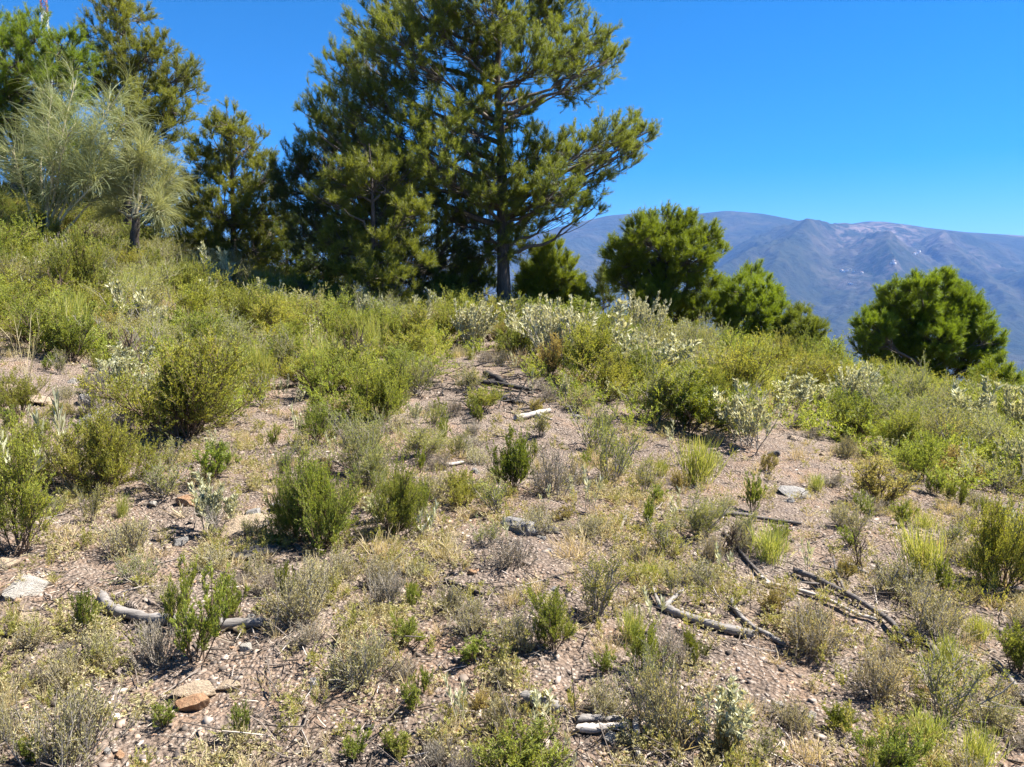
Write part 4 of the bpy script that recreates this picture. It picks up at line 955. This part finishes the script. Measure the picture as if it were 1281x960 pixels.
for px, py, lb in [(1053, 339, 0), (1056, 340, 0), (1060, 339, 0), (1064, 338, 0), (1068, 340, 0), (1078, 342, 0), (1118, 327, 1), (1119, 330, 1), (1115, 330, 1), (1144, 318, 2), (1147, 317, 2), (1150, 315, 2), (1063, 355, 3), (1066, 356, 3)]:
    p = mhit(px, py)
    if p is None: continue
    o = thing('white_house', p, rt.uniform(0, 1.5), (1, 1, 1), ['tiny white house in the row on the far mountain spur', 'tiny white house in the middle cluster on the far mountain', 'tiny white house in the upper right cluster on the far mountain', 'tiny white house lowest on the far mountain spur'][lb], 'house', 'white houses far on the mountain')
    link('wall', hw_, o); link('roof', hr_, o)

# ------------------------------------------------------------------ labels: which shrub or stone, told by the nearest landmark
LM = [('the curved grey branch', 230, 775), ('the short pale log', 885, 780), ('the long slanting branch', 1070, 760), ('the tall pine trunk', 632, 380), ('the dense far-right pine', 1165, 450), ('the round topped pine', 835, 410),
      ('the small pointed pine', 942, 430), ('the two parallel logs', 752, 910), ('the orange rock', 250, 880), ('the burnt patch', 630, 490), ('the gravel clearing', 965, 610), ('the two smooth grey stones', 332, 642),
      ('the pinkish edge stone', 38, 780), ('the tan slab at left', 20, 492), ('the large grey rock', 652, 662), ('the small orange stone', 590, 716), ('the big shrub at left', 232, 490), ('the small broom trunk', 168, 315),
      ('the medium pine', 297, 330), ('the dark shaded pine', 470, 365), ('the right edge branch', 1268, 860), ('the bright bottom-edge bush', 652, 945), ('the dark-based right-edge shrub', 1256, 690), ('the deep green shrub', 640, 585),
      ('the low bare twigs', 1075, 690), ('the rusty right shrub', 1092, 605), ('the left broom stems', 62, 290), ('the bright foreground seedling', 246, 780)]
ORD = ['nearest', 'second nearest', 'third nearest', 'fourth nearest', 'fifth nearest', 'sixth nearest', 'seventh nearest', 'eighth nearest', 'ninth nearest', 'tenth nearest', 'eleventh nearest', 'twelfth nearest', 'thirteenth nearest', 'fourteenth nearest', 'fifteenth nearest', 'sixteenth nearest']
SPECIAL = {(232, 546): 'big rounded yellow green shrub above the bare bank at left', (246, 828): 'bright leafy seedling growing across the curved grey branch', (652, 985): 'bright yellow green bush cut by the bottom edge',
           (1256, 734): 'large olive shrub with a shaded base at the right edge', (640, 614): 'compact deep green upright shrub in the middle of the slope', (1092, 632): 'yellow orange dry shrub at the right of the gravel clearing',
           (690, 618): 'dry brown twiggy cushion touching the compact deep green shrub', (872, 604): 'fresh green upright tuft at left of the gravel clearing', (78, 610): 'tallest pale stalk with long leaves at left', (905, 935): 'silvery plant with long upright leaves below the short pale log'}
for (a, b), t_ in SPECIAL.items():
    i = [(x[1], x[2]) for x in LIST].index((a, b)); PL[i]['o']['label'] = t_; PL[i]['done'] = True
keys = {}
for q in PL:
    if q['done']: continue
    dmin = min(LM, key=lambda L: math.hypot(q['px'] - L[1], (q['py'] - L[2]) * 1.3)); dx, dy = q['px'] - dmin[1], q['py'] - dmin[2]
    rel = ('right of' if dx > 0 else 'left of') if abs(dx) > abs(dy) * 1.1 else ('below' if dy > 0 else 'above')
    q['d'] = math.hypot(dx, dy); keys.setdefault((q['ph'], rel, dmin[0]), []).append(q)
for (ph, rel, lm), qs in keys.items():
    qs.sort(key=lambda q: q['d'])
    for i, q in enumerate(qs): q['o']['label'] = f'{ph} {rel} {lm}' if len(qs) == 1 else f'{ph}, {ORD[min(i, 15)]} {rel} {lm}'

# ------------------------------------------------------------------ light, sky, camera
EL, AZ = R(55), R(14)          # sun to the right, a little beyond the picture plane
sv = Vector((math.cos(EL) * math.cos(AZ), math.cos(EL) * math.sin(AZ), math.sin(EL)))
sd = bpy.data.lights.new('sun', 'SUN'); sd.energy = 5.0; sd.angle = R(.53); sd.color = (1, .95, .88)
so = bpy.data.objects.new('sun', sd); C.objects.link(so); so.rotation_euler = sv.to_track_quat('Z', 'Y').to_euler(); so.location = (20, 10, 40)
w = bpy.data.worlds.new('World'); scene.world = w; w.use_nodes = True; nt = w.node_tree; nt.nodes.clear()
sky = nt.nodes.new('ShaderNodeTexSky'); sky.sky_type = 'NISHITA'; sky.sun_disc = False; sky.sun_elevation = EL; sky.sun_rotation = math.atan2(sv.x, sv.y)
sky.altitude = 2200; sky.air_density = .95; sky.dust_density = .3; sky.ozone_density = 5.0
bg = nt.nodes.new('ShaderNodeBackground'); bg.inputs[1].default_value = .05; wo = nt.nodes.new('ShaderNodeOutputWorld')
hs = nd(nt, 'ShaderNodeHueSaturation', Saturation=1.48, Value=.93); nt.links.new(sky.outputs[0], hs.inputs['Color']); nt.links.new(hs.outputs[0], bg.inputs[0]); nt.links.new(bg.outputs[0], wo.inputs[0])
cd = bpy.data.cameras.new('camera'); cam = bpy.data.objects.new('camera', cd); C.objects.link(cam)
cam.location = EYE; cam.rotation_euler = (R(90) - PITCH, 0, 0); cd.sensor_width = 36; cd.lens = FPX / 1281 * 36; cd.clip_start = .05; cd.clip_end = 120000
scene.camera = cam
vs = scene.view_settings; vs.view_transform = 'Standard'; vs.look = 'None'; vs.gamma = 1; vs.use_curve_mapping = False; vs.exposure = 2.0
scene.cycles.max_bounces = 4; scene.cycles.diffuse_bounces = 2; scene.cycles.transmission_bounces = 3; scene.cycles.glossy_bounces = 2; scene.cycles.volume_bounces = 0
scene.cycles.use_denoising = True
